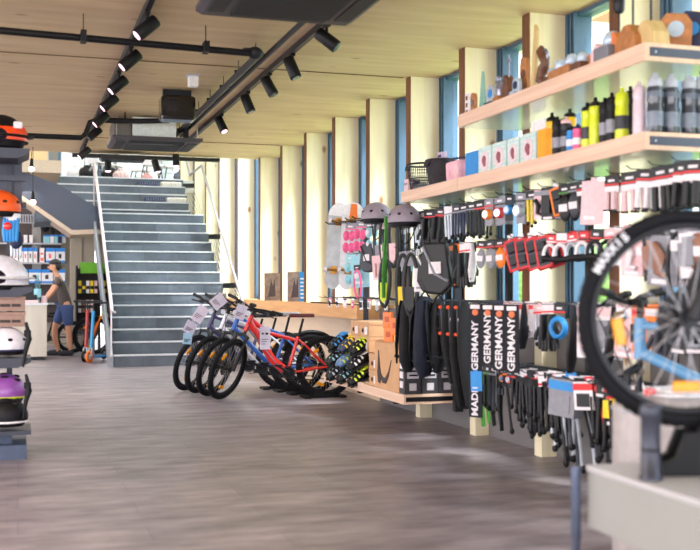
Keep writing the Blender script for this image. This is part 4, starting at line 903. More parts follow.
t = thing('saddle_bag', 'pink and white patterned bag with dark rim beside the dark basket', 'bag', (3.16, Yx(458, 3.16), SZL)); m = MB(); m.prism([(-.12, 0), (.12, 0), (.14, .17), (-.14, .17)], -.05, .12, 'yz'); m.build('body', mat('pink marbled fabric', (246, 180, 196), .6, var=.25, scale=14), t, bevel=.02); m = MB(); m.ring((.035, 0, .18), .09, .008, 'z', 24, 6, Rz=.14); m.build('rim', pm('N'), t); m = MB(); m.tube([(-.055, -.09, .09), (-.051, -.09, .09)], .045, 18); m.build('round_patch', pm('Q'), t)
t = thing('box_small', 'small pale box standing at the far end of the lower shelf', 'box', (3.12, Yx(406, 3.12), SZL)); t.name = 'small_box'; m = MB(); m.box(0, .12, -.04, .05, 0, .13); m.build('box', pm('Q'), t, bevel=.004); m = MB(); m.box(-.003, 0, -.03, .04, .08, .1); m.build('print', pm('G'), t)

# ---- awards on the upper shelf
AW = mat('carved award wood', (176, 116, 66), .45, var=.25, scale=22); AWD = mat('dark walnut award', (104, 66, 46), .45, var=.3, scale=22); SIL = mat('pewter figure', (150, 152, 170), .3, .7); ICE = mat('cut glass award', (186, 206, 226), .1, .1, coat=.6)
def award(px, label, fn, X=3.1, rz=0):
    Y = Yx(px, X)
    if Y < 4.7: Y = 4.7; X = Xy(px, Y)
    t = thing('award', label, 'award', (X, Y, SZU), rz); fn(t); return t
def a_plaque(w, h, m1, m2, lean=.0):
    def f(t):
        m = MB(); m.prism([(-w/2, 0), (w/2, 0), (w*.55, h*.8), (w*.3, h), (-w*.35, h*.93), (-w*.55, h*.7)], -.012, .012, 'yz'); m.build('plaque', m1, t, bevel=.004)
        m = MB(); m.tube([(-.018, 0, h*.55), (-.012, 0, h*.55)], min(w, h)*.28, 20); m.build('medallion', m2, t); m = MB(); m.box(-.04, .05, -w*.35, w*.35, 0, .02); m.build('base', m1, t)
    return f
def a_figure(h, mb, mf, r=.03):
    def f(t):
        m = MB(); m.prism([(-.05, 0), (.05, 0), (.035, .05), (-.03, .06)], -.04, .04, 'yz'); m.build('base', mb, t, bevel=.006)
        m = MB(); m.tube([(0, 0, .05), (0, 0, h*.45), (0, .01, h*.7)], [r*.5, r, r*.6], 10); m.tube([(0, .01, h*.6), (0, .06, h*.72), (0, .05, h*.9)], [r*.4, r*.3, r*.2], 8); m.tube([(0, .0, h*.6), (0, -.05, h*.62), (0, -.07, h*.5)], [r*.4, r*.3, r*.2], 8); m.ell((0, .01, h*.8), (r*.5, r*.5, r*.7), 10, 8); m.build('figure', mf, t)
    return f
def a_lantern(h, mb):
    def f(t):
        m = MB(); m.prism([(-.10, 0), (.10, 0), (.085, .09), (.02, .15), (-.03, .15), (-.09, .08)], -.05, .05, 'yz'); m.build('base', mb, t, bevel=.006)
        m = MB(); m.cyl((0, 0, .14), (0, 0, h), .006, n=8); m.tube([(0, 0, h*.62), (0, 0, h*.66), (0, 0, h*.84), (0, 0, h*.92)], [.02, .03, .036, .004], 6); m.build('lantern', DKM, t); m = MB(); m.tube([(0, 0, h*.67), (0, 0, h*.82)], .026, 6); m.build('lantern_glass', ICE, t)
    return f
def a_cube(mb, s=.06):
    def f(t):
        m = MB(); m.box(-s, s, -s, s, 0, s*1.1); m.build('base', mb, t, bevel=.008); m = MB(); m.ell((0, 0, s*1.6), (s*.7, s*.8, s*.7), 8, 5); m.build('crystal', ICE, t)
    return f
award(468, 'small white slotted domino plaque at the far end of the upper shelf', lambda t: (MB().box(-.01, .01, -.03, .03, 0, .17).build('plaque', CARDW, t), [MB().box(-.013, -.01, -.015, .015, .02+.05*k, .05+.05*k).build('slot', AWD, t) for k in range(3)]))
award(474, 'small brown rounded plaque beside the domino plaque', a_plaque(.07, .16, AW, SIL))
award(483, 'pale green triangular glass award', lambda t: (MB().prism([(-.05, 0), (.05, 0), (.0, .28)], -.01, .01, 'yz').build('blade', mat('green glass award', (140, 184, 172), .15), t), MB().box(-.03, .03, -.05, .05, 0, .02).build('base', BLACK, t)))
award(491, 'blue and white round medal award on a stand', lambda t: (MB().tube([(-.008, 0, .1), (.008, 0, .1)], .06, 20).build('disc', pm('S'), t), MB().tube([(-.012, 0, .1), (-.008, 0, .1)], .03, 20).build('centre', pm('B'), t), MB().box(-.03, .03, -.05, .05, 0, .04).build('base', pm('N'), t)))
award(500, 'silver figure on a brown block beside the round medal', a_figure(.22, AW, SIL))
award(509, 'tall spired brown trophy with a small cross on top', lambda t: (MB().prism([(-.07, 0), (.07, 0), (.05, .1), (.02, .18), (-.03, .14)], -.03, .03, 'yz').build('body', AWD, t, bevel=.004), MB().cyl((0, 0, .16), (0, 0, .31), .006).box(-.004, .004, -.025, .025, .26, .275).build('spire', SIL, t)))
award(517, 'white and blue folded award in front of the brown trophies', a_plaque(.09, .11, ICE, pm('N')), X=3.04)
award(525, 'brown heart shaped wooden award with pale strip', a_plaque(.1, .25, AW, AWD))
award(532, 'tall slim leaning wooden blade award', lambda t: (MB().prism([(-.04, 0), (.01, 0), (-.05, .42), (-.08, .38)], -.01, .01, 'yz').build('blade', wood('blond blade', (206, 176, 122), (222, 196, 140), 2, .5, False), t), MB().box(-.03, .03, -.06, .04, 0, .025).build('base', AW, t)))
award(543, 'twisted dark figure award with rope texture', lambda t: (MB().tube([(0, .03*math.sin(k*1.1), .03+.03*k) for k in range(9)], [.02, .035, .03, .036, .028, .034, .03, .03, .01], 10).build('twist', AWD, t), MB().ring((0, -.02, .2), .035, .009, 'x', 18, 6).build('loop', SIL, t), MB().box(-.03, .03, -.05, .05, 0, .03).build('base', AWD, t)))
for px, lab, mm, s in ((552, 'grey and brown cube award right of the twisted figure', AWD, .045), (561, 'orange brown block award with pale crystal', AW, .06), (572, 'wide wooden block award with white crystal top', AW, .062), (583, 'low wooden block award with dark top in mid shelf', AWD, .055)): award(px, lab, a_cube(mm, s))
award(592, 'orange wooden wedge award before the window', a_plaque(.12, .1, mat('orange stained wood', (214, 120, 60), .5), AW), X=3.12)
award(600, 'pale stone house shaped award', lambda t: (MB().prism([(-.05, 0), (.05, 0), (.05, .08), (0, .13), (-.05, .08)], -.03, .03, 'yz').build('house', pm('Q'), t), MB().box(-.032, -.03, -.015, .015, 0, .05).build('door', AWD, t)))
award(612, 'grey metal box award before the tall dark pieces', a_cube(GREY, .075)); award(619, 'lantern award on orange wooden base, first of the lanterns', a_lantern(.42, mat('orange stained wood', (214, 120, 60), .5)), X=3.12)
award(633, 'second lantern award on a rounded brown base', a_lantern(.5, AW)); award(651, 'third lantern award on a broad blond base at the shelf corner', a_lantern(.5, wood('blond blade', (206, 176, 122), (222, 196, 140), 2, .5, False)), X=3.14)
award(676, 'large brown wooden plaque with silver round medallion at the shelf end', a_plaque(.15, .2, AW, ICE), X=3.14, rz=.9); award(693, 'blue and violet glass award beside the large plaque', a_plaque(.12, .22, pm('N'), pm('B')), X=3.3, rz=.9)

# ------------------------------------------------------------------ hook rails and hanging goods
ROWZ = {'A': CH+.178*3.35/.9535, 'B': CH+.0937*3.35/.9535, 'C': CH-.03*3.35/.9535, 'D': CH-.1563*3.35/.9535}
RN = {'A': 'topmost', 'B': 'second', 'C': 'third', 'D': 'lowest'}
for r, z in ROWZ.items():
    ya, yb = (4.4, 10.3) if r in 'AB' else ((4.2, 11.1) if r == 'C' else (4.2, 7.95))
    t = thing('hook_rail', 'dark metal rail with wire hooks, %s of the four rails' % RN[r], 'rail', (3.44, ya, z))
    m = MB(); m.box(-.012, .012, 0, yb-ya, -.012, .012); m.build('bar', DKM, t)
    n = min(30, int((yb-ya)/.2))
    hm = MB(); hm.tube([(0, 0, 0), (-.34, 0, .0), (-.37, 0, .02)], .0032, 6); h0 = hm.build('hook', DKM, t)
    for k in range(n):
        c = h0 if k == 0 else dup(h0, parent=t); c.location = (0, .06+k*(yb-ya-.1)/n, .005)
VAR = [0]
def hang(kind, px, row, c='KGW', s=1.0, desc='', X=3.2, name=None, cat=None, dz=0, rz=0, tilt=0, group=None):
    """one article on its hook: local x = its width, -y = its face, hanging down from z = 0; turned to face the room"""
    z = ROWZ[row]+dz if isinstance(row, str) else row
    c1, c2, c3 = [pm(k) for k in c]; Y = Yx(px, X)
    t = thing(name or kind, desc, cat or kind.replace('_', ' '), (X, Y, z), group=group, rot=(0, 0, 0)); t.rotation_euler = (tilt, -.24+random.uniform(-.05, .05) if kind == 'framed_pack' else random.uniform(-.09, .09), -PI/2+.35+rz)
    S = lambda v: tuple(q*s for q in v)
    def mb(): q = MB(); q.M = Matrix.Scale(s, 4); return q
    def header(w=.045, h=.05, mm=c1, stripe=c2):
        m = mb(); m.box(-w, w, -.003, .003, -h, .012); m.build('header_card', mm, t)
        m = mb(); m.box(-w*.98, w*.98, -.0045, .0045, -h*.92, -h*.72); m.build('stripe', stripe, t)
        m = mb(); m.box(-w*.5, w*.4, -.0045, -.003, -h*.5, -h*.25); m.build('print', CARDW if mm is not CARDW else BLACK, t)
    if kind == 'grip_pack':
        header(.055, .055); m = mb(); m.box(-.055, .055, -.002, .003, -.09, -.055); m.build('card', CARDW, t)
        for q in (-1, 1): m = mb(); m.tube([(q*.027, -.018, -.09), (q*.027, -.018, -.20)], .0165, 12); g = m.build('grip', c3, t); m = mb(); m.tube([(q*.027, -.018, -.20), (q*.027, -.018, -.21)], .02, 12); m.build('end_ring', BLACK, g)
    elif kind == 'blister_pack':
        m = mb(); m.box(-.05, .05, -.002, .002, -.19, .012); m.build('card', c1, t); m = mb(); m.box(-.051, .051, -.003, .003, -.035, -.005); m.build('stripe', c2, t)
        v = VAR[0] = (VAR[0]+1) % 4; m = mb()
        if v == 0: m.box(-.034, .03, -.03, -.002, -.15, -.07); m.box(-.02, .036, -.022, -.002, -.07, -.05)
        elif v == 1: m.tube([(-.02, -.014, -.05), (-.02, -.014, -.16)], .011, 10); m.tube([(.018, -.014, -.055), (.018, -.014, -.15)], .013, 10)
        elif v == 2: m.tube([(-.03, -.012, -.06), (.0, -.016, -.10), (-.01, -.014, -.15), (.025, -.012, -.16)], [.012, .017, .013, .01], 10)
        else: m.tube([(0, -.03, -.10), (0, -.002, -.10)], .028, 18); m.box(-.012, .012, -.018, -.002, -.16, -.10)
        m.build('article', c3, t); m = mb(); m.box(-.035, .03, -.0035, -.002, -.185, -.17); m.build('print', CARDW, t)
    elif kind == 'framed_pack':
        m = mb(); m.box(-.055, .055, -.002, .002, -.18, 0); m.build('card', c1, t); m = mb()
        for a in ((-.058, -.044, -.182, .002), (.044, .058, -.182, .002), (-.058, .058, -.182, -.168), (-.058, .058, -.012, .002)): m.box(a[0], a[1], -.004, .004, a[2], a[3])
        m.build('coloured_frame', c2, t); m = mb(); m.box(-.03, .03, -.022, -.002, -.08, -.03); m.box(-.03, .03, -.022, -.002, -.15, -.10); m.build('article', c3, t, bevel=.004)
        m = mb(); m.box(-.02, .02, -.003, .003, 0, .03); m.build('hang_tab', CARDW, t)
    elif kind == 'bag_pack':
        header(.045, .045); m = mb(); m.ell((0, 0, -.12), (.045, .018, .075), 12, 8); m.build('pouch', c3, t); m = mb(); m.box(-.03, .03, -.02, -.016, -.14, -.1); m.build('label', CARDW, t)
    elif kind == 'tool_pack':
        header(.05, .05)
        for q in range(3): m = mb(); m.tube([(-.03+q*.03, -.01, -.05), (-.03+q*.03, -.01, -.19-.02*(q % 2))], .008, 8); g = m.build('tool', c3, t); m = mb(); m.ell((-.03+q*.03, -.01, -.2-.02*(q % 2)), (.012, .012, .014), 8, 6); m.build('tip', BLACK, g)
    elif kind == 'loop_pack':
        header(.04, .045); m = mb(); m.ring((0, -.01, -.19), .045, .011, 'y', 30, 8, Rz=.145); m.build('loop', c3, t); m = mb(); m.box(-.025, .025, -.024, -.018, -.13, -.08); m.build('label', CARDW, t)
    elif kind == 'coil_lock':
        header(.04, .045)
        for q in range(3): m = mb(); m.ring((.004*q, -.012-.008*q, -.12), .055-.006*q, .009, 'y', 28, 8); m.build('coil', c3, t)
        m = mb(); m.cyl((.0, -.03, -.175), (.0, -.03, -.2), .014); m.build('lock_body', BLACK, t)
    elif kind == 'hook_lock':
        header(.035, .045); m = mb(); m.ring((0, -.012, -.11), .042, .011, 'y', 24, 8, a0=-.4, a1=PI+.4, Rz=.055); m.build('shackle', c3, t); m = mb(); m.tube([(-.045, -.012, -.135), (.045, -.012, -.135)], .018, 10); m.build('lock_body', BLACK, t)
    elif kind == 'light_pack':
        header(.045, .05); m = mb(); m.tube([(0, -.035, -.10), (0, 0, -.10)], [.034, .038], 20); m.build('lamp', c3, t); m = mb(); m.tube([(0, -.039, -.10), (0, -.035, -.10)], .026, 18); m.build('lens', CHROME, t); m = mb(); m.box(-.04, .04, -.001, .002, -.18, -.05); m.build('card', c1, t)
    elif kind == 'glove_pair':
        header(.05, .045)
        for q in (-1, 1):
            m = mb(); m.M = m.M @ Matrix.Translation((q*.022, q*.008-.01, -.05)); m.tube([(0, 0, 0), (0, 0, -.05), (0, 0, -.11), (0, 0, -.135)], [.028, .03, .042, .036], 12, flat=.42)
            for k in range(4): m.tube([(-.03+k*.02, 0, -.12), (-.033+k*.022, 0, -.165), (-.034+k*.023, -.004, -.20+.012*abs(k-1.5))], [.011, .0105, .008], 8)
            m.tube([(q*.035, 0, -.07), (q*.06, -.004, -.11), (q*.06, -.006, -.135)], [.012, .011, .009], 8); g = m.build('glove', c3, t)
    elif kind == 'pouch':
        m = mb(); m.prism([(-.06, 0), (.06, 0), (.085, -.22), (.03, -.27), (-.05, -.26), (-.09, -.18)], -.03, .03); m.build('body', c1, t, bevel=.02, seg=3); m = mb(); m.tube([(-.06, -.034, -.02), (0, -.036, -.16), (.07, -.034, -.2)], .008, 6); m.build('piping', c2, t); m = mb(); m.box(-.03, .035, -.04, -.036, -.16, -.10); m.build('tag', CARDW, t)
    elif kind == 'flat_sheet':
        m = mb(); m.box(-.085, .085, -.002, .002, -.25, 0); m.build('sheet', c1, t); m = mb(); m.box(-.06, .02, -.0035, -.002, -.22, -.2); m.build('print', c2, t); m = mb(); m.box(-.02, .02, -.003, .003, 0, .02); m.build('hang_tab', c1, t)
    elif kind == 'long_loop':
        m = mb(); m.ring((0, 0, -.23), .05, .016, 'y', 36, 8, Rz=.21); m.build('loop', c1, t); m = mb(); m.box(-.03, .03, -.006, .006, -.10, .0); m.build('header_card', c2, t); m = mb(); m.prism([(-.035, -.24), (.035, -.24), (.03, -.38), (0, -.41), (-.03, -.38)], -.02, -.008); m.build('insert', c3, t)
    elif kind == 'kickstand':
        header(.035, .045); m = mb(); L = .30
        m.tube([(0, -.01, -.05), (.0, -.01, -.12), (.012, -.012, -L), (.016, -.012, -L-.06)], [.011, .009, .007, .010], 8); m.build('leg', c3, t); m = mb(); m.box(-.02, .02, -.025, .005, -.09, -.04); m.build('mount', BLACK, t, bevel=.003); m = mb(); m.ell((.018, -.012, -L-.07), (.016, .014, .02), 8, 6); m.build('foot', BLACK, t)
    elif kind == 'strap':
        m = mb(); m.tube([(0, 0, 0), (.006, -.006, -.15), (-.004, -.004, -.32), (.004, 0, -.46)], [.022]*4, 8, flat=.25); m.build('webbing', c1, t); m = mb(); m.box(-.026, .026, -.014, .008, -.2, -.15); m.build('buckle', c2, t, bevel=.004); m = mb(); m.box(-.02, .02, -.012, -.007, -.06, -.01); m.build('label', c3, t)
    elif kind == 'pad_set':
        header(.055, .05)
        for q, (x, z_) in enumerate(((-.03, -.1), (.03, -.1), (-.03, -.2), (.03, -.2))):
            m = mb(); m.ell((x, -.018, z_), (.032, .02, .045), 12, 8); g = m.build('pad', c3, t); m = mb(); m.ell((x, -.034, z_), (.018, .009, .026), 10, 6); m.build('pad_shell', c2, g)
    elif kind == 'box_pack':
        m = mb(); m.box(-.075, .075, -.06, .0, -.17, 0); m.build('box', c1, t, bevel=.003); m = mb(); m.box(-.077, .077, -.062, .001, -.05, -.01); m.build('top_band', c2, t); m = mb(); m.box(-.05, .05, -.064, -.06, -.15, -.07); m.build('window', c3, t); m = mb(); m.box(-.03, .03, -.004, .0, 0, .03); m.build('hang_tab', c2, t)
    elif kind == 'fender_pack':
        m = mb(); m.tube([(0, -.02, 0), (.012, -.03, -.12), (.0, -.03, -.26), (-.02, -.02, -.36)], [.022, .04, .052, .03], 12, flat=.35); m.build('blade', c1, t); m = mb(); m.box(-.03, .03, -.004, .004, -.08, .01); m.build('header_card', c2, t); m = mb(); m.ell((-.012, -.045, -.33), (.012, .01, .014), 8, 6); m.build('reflector', c3, t)
    return t
KN = {'grip_pack': 'handlebar grip pack', 'blister_pack': 'blister card', 'framed_pack': 'framed card pack', 'bag_pack': 'small pouch pack', 'tool_pack': 'rod tool pack', 'loop_pack': 'inner tube loop', 'coil_lock': 'coiled cable lock', 'hook_lock': 'curved shackle lock',
      'light_pack': 'round lamp pack', 'glove_pair': 'pair of gloves', 'pouch': 'soft pouch', 'flat_sheet': 'flat sheet', 'long_loop': 'long loop', 'kickstand': 'kickstand', 'strap': 'hanging strap', 'pad_set': 'set of knee pads', 'box_pack': 'hanging box', 'fender_pack': 'curved mudguard'}
CATN = {'grip_pack': 'handlebar grips', 'blister_pack': 'package', 'framed_pack': 'package', 'bag_pack': 'pouch', 'tool_pack': 'tools', 'loop_pack': 'inner tube', 'coil_lock': 'lock', 'hook_lock': 'lock', 'light_pack': 'bike light', 'glove_pair': 'gloves', 'pouch': 'pouch', 'flat_sheet': 'sheet', 'long_loop': 'strap loop', 'kickstand': 'kickstand', 'strap': 'strap', 'pad_set': 'knee pads', 'box_pack': 'package', 'fender_pack': 'mudguard'}
NUM = ['', 'second ', 'third ', 'fourth ', 'fifth ', 'sixth ', 'seventh ', 'eighth ', 'ninth ', 'tenth ', 'eleventh ', 'twelfth ', 'thirteenth ', 'fourteenth ', 'fifteenth ', 'sixteenth ', 'seventeenth ', 'eighteenth ', 'nineteenth ', 'twentieth ']
COUNT = {}
def row(r, spec, X=3.2):
    for e in spec:
        px, kind, c = e[:3]; s = e[3] if len(e) > 3 else 1.0; n = e[4] if len(e) > 4 else 1; main = PALE[c[2] if kind not in ('pouch', 'flat_sheet', 'long_loop', 'strap', 'box_pack', 'fender_pack') else c[0]][1]
        oth = PALE[c[0] if main != PALE[c[0]][1] else c[1]][1]
        key = (r, kind, main, oth); i = COUNT.get(key, 0); COUNT[key] = i+1
        hdr = {'pouch': 'trim', 'flat_sheet': 'print', 'long_loop': 'card', 'strap': 'buckle', 'box_pack': 'band', 'fender_pack': 'card'}.get(kind, 'card')
        base = '%s%s %s with %s %s on the %s rail' % (('the '+NUM[i]) if i else '', main, KN[kind], oth, hdr, RN[r])
        if i: base += ' counted from its far end'
        else: base += ', farthest of its kind'
        for q in range(n):
            x = X+q*.075
            lab = base+(' front' if n > 1 and q == 0 else '')+(' behind it on the hook' if q else '')
            lab = lab.replace('on the hook', 'deeper')
            hang(kind, px-q*1.2*0, r, c, s*random.uniform(.96, 1.04), ' '.join(lab.split()[:16]), X=x, name=kind, cat=CATN[kind], rz=random.uniform(-.12, .12), group='%s articles on the %s rail' % (CATN[kind], RN[r])) if q == 0 else hang(kind, 350+FPX*math.tan(math.atan(Xy(px, 1)*x/X)-YAW), r, c, s, ' '.join(lab.split()[:16]), X=x, name=kind, cat=CATN[kind], group='%s articles on the %s rail' % (CATN[kind], RN[r]))
row('A', [(404, 'strap', 'DSW', .8), (409, 'strap', 'KSW', .8), (414, 'strap', 'NSW', .8), (419, 'tool_pack', 'KTS', 1.3, 2), (425, 'blister_pack', 'DWG', 1.1), (430, 'glove_pair', 'KRK', 1.25, 2), (441, 'glove_pair', 'KRK', 1.25), (449, 'tool_pack', 'WGS', 1.2, 2),
          (457, 'tool_pack', 'DGN', 1.1, 2), (464, 'tool_pack', 'KGN', 1.1, 2), (472, 'tool_pack', 'KGK', 1.1, 2), (480, 'tool_pack', 'KRK', 1.15, 2), (489, 'light_pack', 'GRO', 1.0, 2), (500, 'light_pack', 'GKR', 1.0, 2), (510, 'light_pack', 'KNB', .95, 2), (521, 'light_pack', 'GKS', 1.1, 2),
          (532, 'tool_pack', 'KGY', 1.0), (540, 'blister_pack', 'QGK', .95, 2), (548, 'blister_pack', 'KGK', 1.0, 2), (556, 'framed_pack', 'KOK', 1.0, 2), (565, 'bag_pack', 'KVK', 1.1, 2), (574, 'bag_pack', 'KGD', 1.1, 2), (583, 'grip_pack', 'KRK', .9),
          (594, 'flat_sheet', 'QWQ', 1.05), (612, 'grip_pack', 'KRQ', .95, 2), (630, 'grip_pack', 'KRQ', 1.0, 2), (646, 'grip_pack', 'KRW', 1.0, 2), (661, 'grip_pack', 'KRK', 1.1, 2), (674, 'grip_pack', 'KRK', 1.05, 2), (684, 'grip_pack', 'KRK', 1.05, 2), (694, 'grip_pack', 'KRK', 1.05, 2)])
row('B', [(405, 'strap', 'NSW', .9), (411, 'strap', 'KTW', .9), (418, 'strap', 'SKW', .9), (424, 'loop_pack', 'WBN', 1.0), (449, 'blister_pack', 'KOR', 1.25, 2), (457, 'fender_pack', 'KOO', .95), (466, 'glove_pair', 'WRK', 1.3), (474, 'fender_pack', 'WKK', .8), (482, 'bag_pack', 'KRG', 1.0, 2), (490, 'bag_pack', 'KRG', 1.0, 2), (500, 'bag_pack', 'KRO', 1.0, 2),
          (511, 'framed_pack', 'DRK', 1.15, 2), (521, 'framed_pack', 'DRK', 1.15, 2), (531, 'framed_pack', 'DRK', 1.15, 2), (541, 'framed_pack', 'DRK', 1.1, 2), (552, 'hook_lock', 'RWW', 1.1, 2), (562, 'hook_lock', 'WRW', 1.1, 2), (572, 'hook_lock', 'RWS', 1.1, 2), (584, 'hook_lock', 'RKW', 1.1, 2), (597, 'hook_lock', 'KRK', 1.1, 2),
          (611, 'bag_pack', 'QRQ', 1.1, 2), (622, 'blister_pack', 'WQQ', 1.1, 2), (634, 'blister_pack', 'QWW', 1.4, 2), (645, 'bag_pack', 'RKQ', 1.1), (654, 'blister_pack', 'KBE', 1.5, 2), (666, 'blister_pack', 'GKE', 1.7, 2), (679, 'loop_pack', 'NSK', 1.1), (690, 'blister_pack', 'WGG', 1.5, 2), (698, 'bag_pack', 'WGE', 1.2)])
row('C', [(330, 'blister_pack', 'WPN', .5), (337, 'blister_pack', 'WGN', .5), (345, 'blister_pack', 'QNW', .5), (353, 'bag_pack', 'WVP', .5), (361, 'blister_pack', 'WGN', .55), (369, 'blister_pack', 'WPG', .5), (377, 'tool_pack', 'GWS', .55), (386, 'blister_pack', 'WGV', .5),
          (500, 'blister_pack', 'NWY', 1.15, 2), (510, 'glove_pair', 'QWK', 1.15), (517, 'blister_pack', 'WRK', 1.2, 2), (526, 'fender_pack', 'KQK', .8), (534, 'blister_pack', 'WRW', .9, 2), (541, 'tool_pack', 'QRS', 1.25), (549, 'glove_pair', 'WRK', 1.2), (560, 'coil_lock', 'KRB', 1.15), (575, 'fender_pack', 'KGK', 1.1), (588, 'blister_pack', 'WQQ', 1.6, 2),
          (603, 'blister_pack', 'WQG', 1.6, 2), (616, 'fender_pack', 'KWK', 1.0), (628, 'blister_pack', 'QWW', 1.5, 2), (641, 'blister_pack', 'ORK', 1.3, 2), (655, 'blister_pack', 'OWG', 1.3, 2), (668, 'glove_pair', 'GRD', 1.2), (681, 'blister_pack', 'KRD', 1.2, 2), (694, 'blister_pack', 'KRG', 1.2, 2)])
row('D', [(486, 'tool_pack', 'KGK', 1.3), (490, 'tool_pack', 'KVK', 1.4), (496, 'tool_pack', 'KGD', 1.5), (501, 'strap', 'KDK', 1.0), (507, 'kickstand', 'KOK', 1.2, 2), (519, 'tool_pack', 'KRK', 1.3, 2), (527, 'tool_pack', 'WRK', 1.3, 2), (536, 'tool_pack', 'KRK', 1.4, 2), (547, 'tool_pack', 'WRK', 1.5, 2), (557, 'tool_pack', 'KRK', 1.5, 2), (599, 'tool_pack', 'KRK', 1.5), (609, 'tool_pack', 'KWK', 1.6), (618, 'tool_pack', 'KRK', 1.6), (482, 'strap', 'VKW', .95), (487, 'strap', 'VKK', .9), (492, 'strap', 'KVW', .95), (498, 'strap', 'KDW', .9), (504, 'light_pack', 'KGO', .75, 2), (510, 'light_pack', 'KGR', .75, 2), (513, 'kickstand', 'KGK', 1.0, 2), (517, 'kickstand', 'KGD', 1.1, 2), (522, 'kickstand', 'KWK', .95, 2), (528, 'kickstand', 'WRK', .95, 2), (534, 'kickstand', 'WRK', 1.0, 2), (540, 'kickstand', 'QRK', 1.0, 2), (546, 'kickstand', 'WRK', 1.1, 2), (552, 'kickstand', 'WRS', 1.3, 2),
          (525, 'kickstand', 'KRK', 1.1, 2), (531, 'kickstand', 'KRD', 1.05, 2), (537, 'kickstand', 'KRK', 1.2, 2), (543, 'kickstand', 'KWK', 1.1, 2), (549, 'kickstand', 'KRD', 1.2, 2), (555, 'kickstand', 'KWK', 1.3, 2), (561, 'kickstand', 'WRK', 1.3, 2), (568, 'kickstand', 'KRD', 1.35, 2), (576, 'kickstand', 'WRS', 1.4, 2), (585, 'kickstand', 'KRK', 1.3, 2), (593, 'kickstand', 'WRD', 1.3, 2), (558, 'kickstand', 'QRK', 1.2, 2), (565, 'kickstand', 'WRS', 1.3, 2), (571, 'box_pack', 'GBG', 1.3), (580, 'kickstand', 'KRK', 1.2, 2), (589, 'box_pack', 'WRK', 1.0), (597, 'kickstand', 'KRK', 1.2, 2), (604, 'framed_pack', 'KRK', 1.2, 2), (613, 'blister_pack', 'KRY', 1.2, 2), (622, 'kickstand', 'KRK', 1.2, 2), (631, 'blister_pack', 'WRR', 1.2, 2), (641, 'framed_pack', 'KRR', 1.1), (652, 'blister_pack', 'WKQ', 1.2), (668, 'blister_pack', 'WRO', 1.2, 2), (682, 'blister_pack', 'YVW', 1.3, 2), (695, 'framed_pack', 'WYK', 1.3)])
for o in list(COL.objects):
    if o.name.startswith('kickstand'): o.rotation_euler[0] = random.uniform(-.1, .22); o.scale = (1, 1, random.uniform(.8, 1.12))
# special articles: pads, loops, bags on the far part of the rails
g = 'protective pad sets on the far hooks'
for k, px in enumerate((351, 362, 373)):
    hang('pad_set', px, 'A', 'GPP' if k < 2 else 'GWT', 1.15, ('pink knee pad set under the grey helmets, far one', 'pink knee pad set under the grey helmets, near one', 'pale blue pad set beside the pink ones')[k], X=3.12, name='pad_set', cat='knee pads', group=g, rz=.25)
hang('pad_set', 351, ROWZ['A']-.31, 'TTT', 1.15, 'light blue pad set hanging below the far pink pads', X=3.12, name='pad_set', cat='knee pads', group=g, rz=.25)
hang('flat_sheet', 360, ROWZ['A']-.32, 'TWW', 1.2, 'light blue card hanging below the near pink pads', X=3.12, name='flat_sheet', cat='sheet', rz=.3)
hang('loop_pack', 357, ROWZ['B']-.12, 'KKP', .9, 'pink and black round cable roll low under the light blue card', X=3.08, name='loop_pack', cat='cable', rz=.3)
hang('pouch', 368, ROWZ['B']+.08, 'DKW', 1.0, 'dark grey soft pouch with white tag beside the pink roll', X=3.08, name='pouch', cat='pouch', rz=.3)
hang('blister_pack', 377, ROWZ['B']-.05, 'QQQ', 1.1, 'pale pink round ear muff card on the second rail', X=3.08, name='blister_pack', cat='package', rz=.3)
hang('long_loop', 378, 'A', 'DGG', 1.0, 'grey long looped strap hanging under the nearer grey helmet', X=3.1, name='long_loop', cat='strap loop', rz=.3)
hang('long_loop', 384, 'A', 'KQQ', 1.0, 'black long looped strap with pale pink card', X=3.1, name='long_loop', cat='strap loop', rz=.3)
hang('blister_pack', 384, ROWZ['B']+.06, 'OOQ', 1.35, 'orange card hanging behind the long black loops', X=3.2, name='blister_pack', cat='package', rz=.3)
hang('strap', 388, 'A', 'VVV', 1.55, 'bright green strap hanging long between the black loops', X=3.08, name='strap', cat='strap')
hang('long_loop', 386, ROWZ['B']-.03, 'KWL', 1.05, 'black loop with lime insert on the second rail', X=3.08, name='long_loop', cat='strap loop', rz=.3)
hang('long_loop', 393, 'A', 'KWQ', 1.0, 'black loop with white card next to the green strap', X=3.1, name='long_loop', cat='strap loop', rz=.3)
hang('long_loop', 403, ROWZ['B']-.03, 'KGY', 1.2, 'large black loop with yellow insert on the second rail', X=3.06, name='long_loop', cat='strap loop', rz=.4)
hang('long_loop', 411, ROWZ['B']-.03, 'KGK', 1.2, 'large all black loop beside the yellow insert one', X=3.06, name='long_loop', cat='strap loop', rz=.4)
hang('flat_sheet', 421, ROWZ['B']-.17, 'WGG', .75, 'white printed card hanging near the large black loops', X=3.08, name='flat_sheet', cat='sheet', rz=.4)
hang('pouch', 436, ROWZ['B']+.02, 'KGW', 1.5, 'large black soft saddle pouch with white price card', X=3.06, name='pouch', cat='pouch', rz=.5)
hang('pouch', 428, ROWZ['B']-.05, 'KWW', 1.2, 'black and white pouch left of the large saddle pouch', X=3.1, name='pouch', cat='pouch', rz=.3)
# two helmets on the far hooks
LIL = mat('matt mauve grey shell', (150, 138, 150), .5)
helmet((3.05, Yx(376, 3.05), Zy(214, 3.05, Yx(376, 3.05))-.02), -1.2, LIL, 'mauve grey skate helmet on the hooks above the pink pads', 'mauve grey helmets above the far hooks', 1.1)
helmet((3.05, Yx(404, 3.05), Zy(217, 3.05, Yx(404, 3.05))-.02), -1.2, LIL, 'mauve grey helmet on the hooks before the blue window frame', 'mauve grey helmets above the far hooks', 1.1)
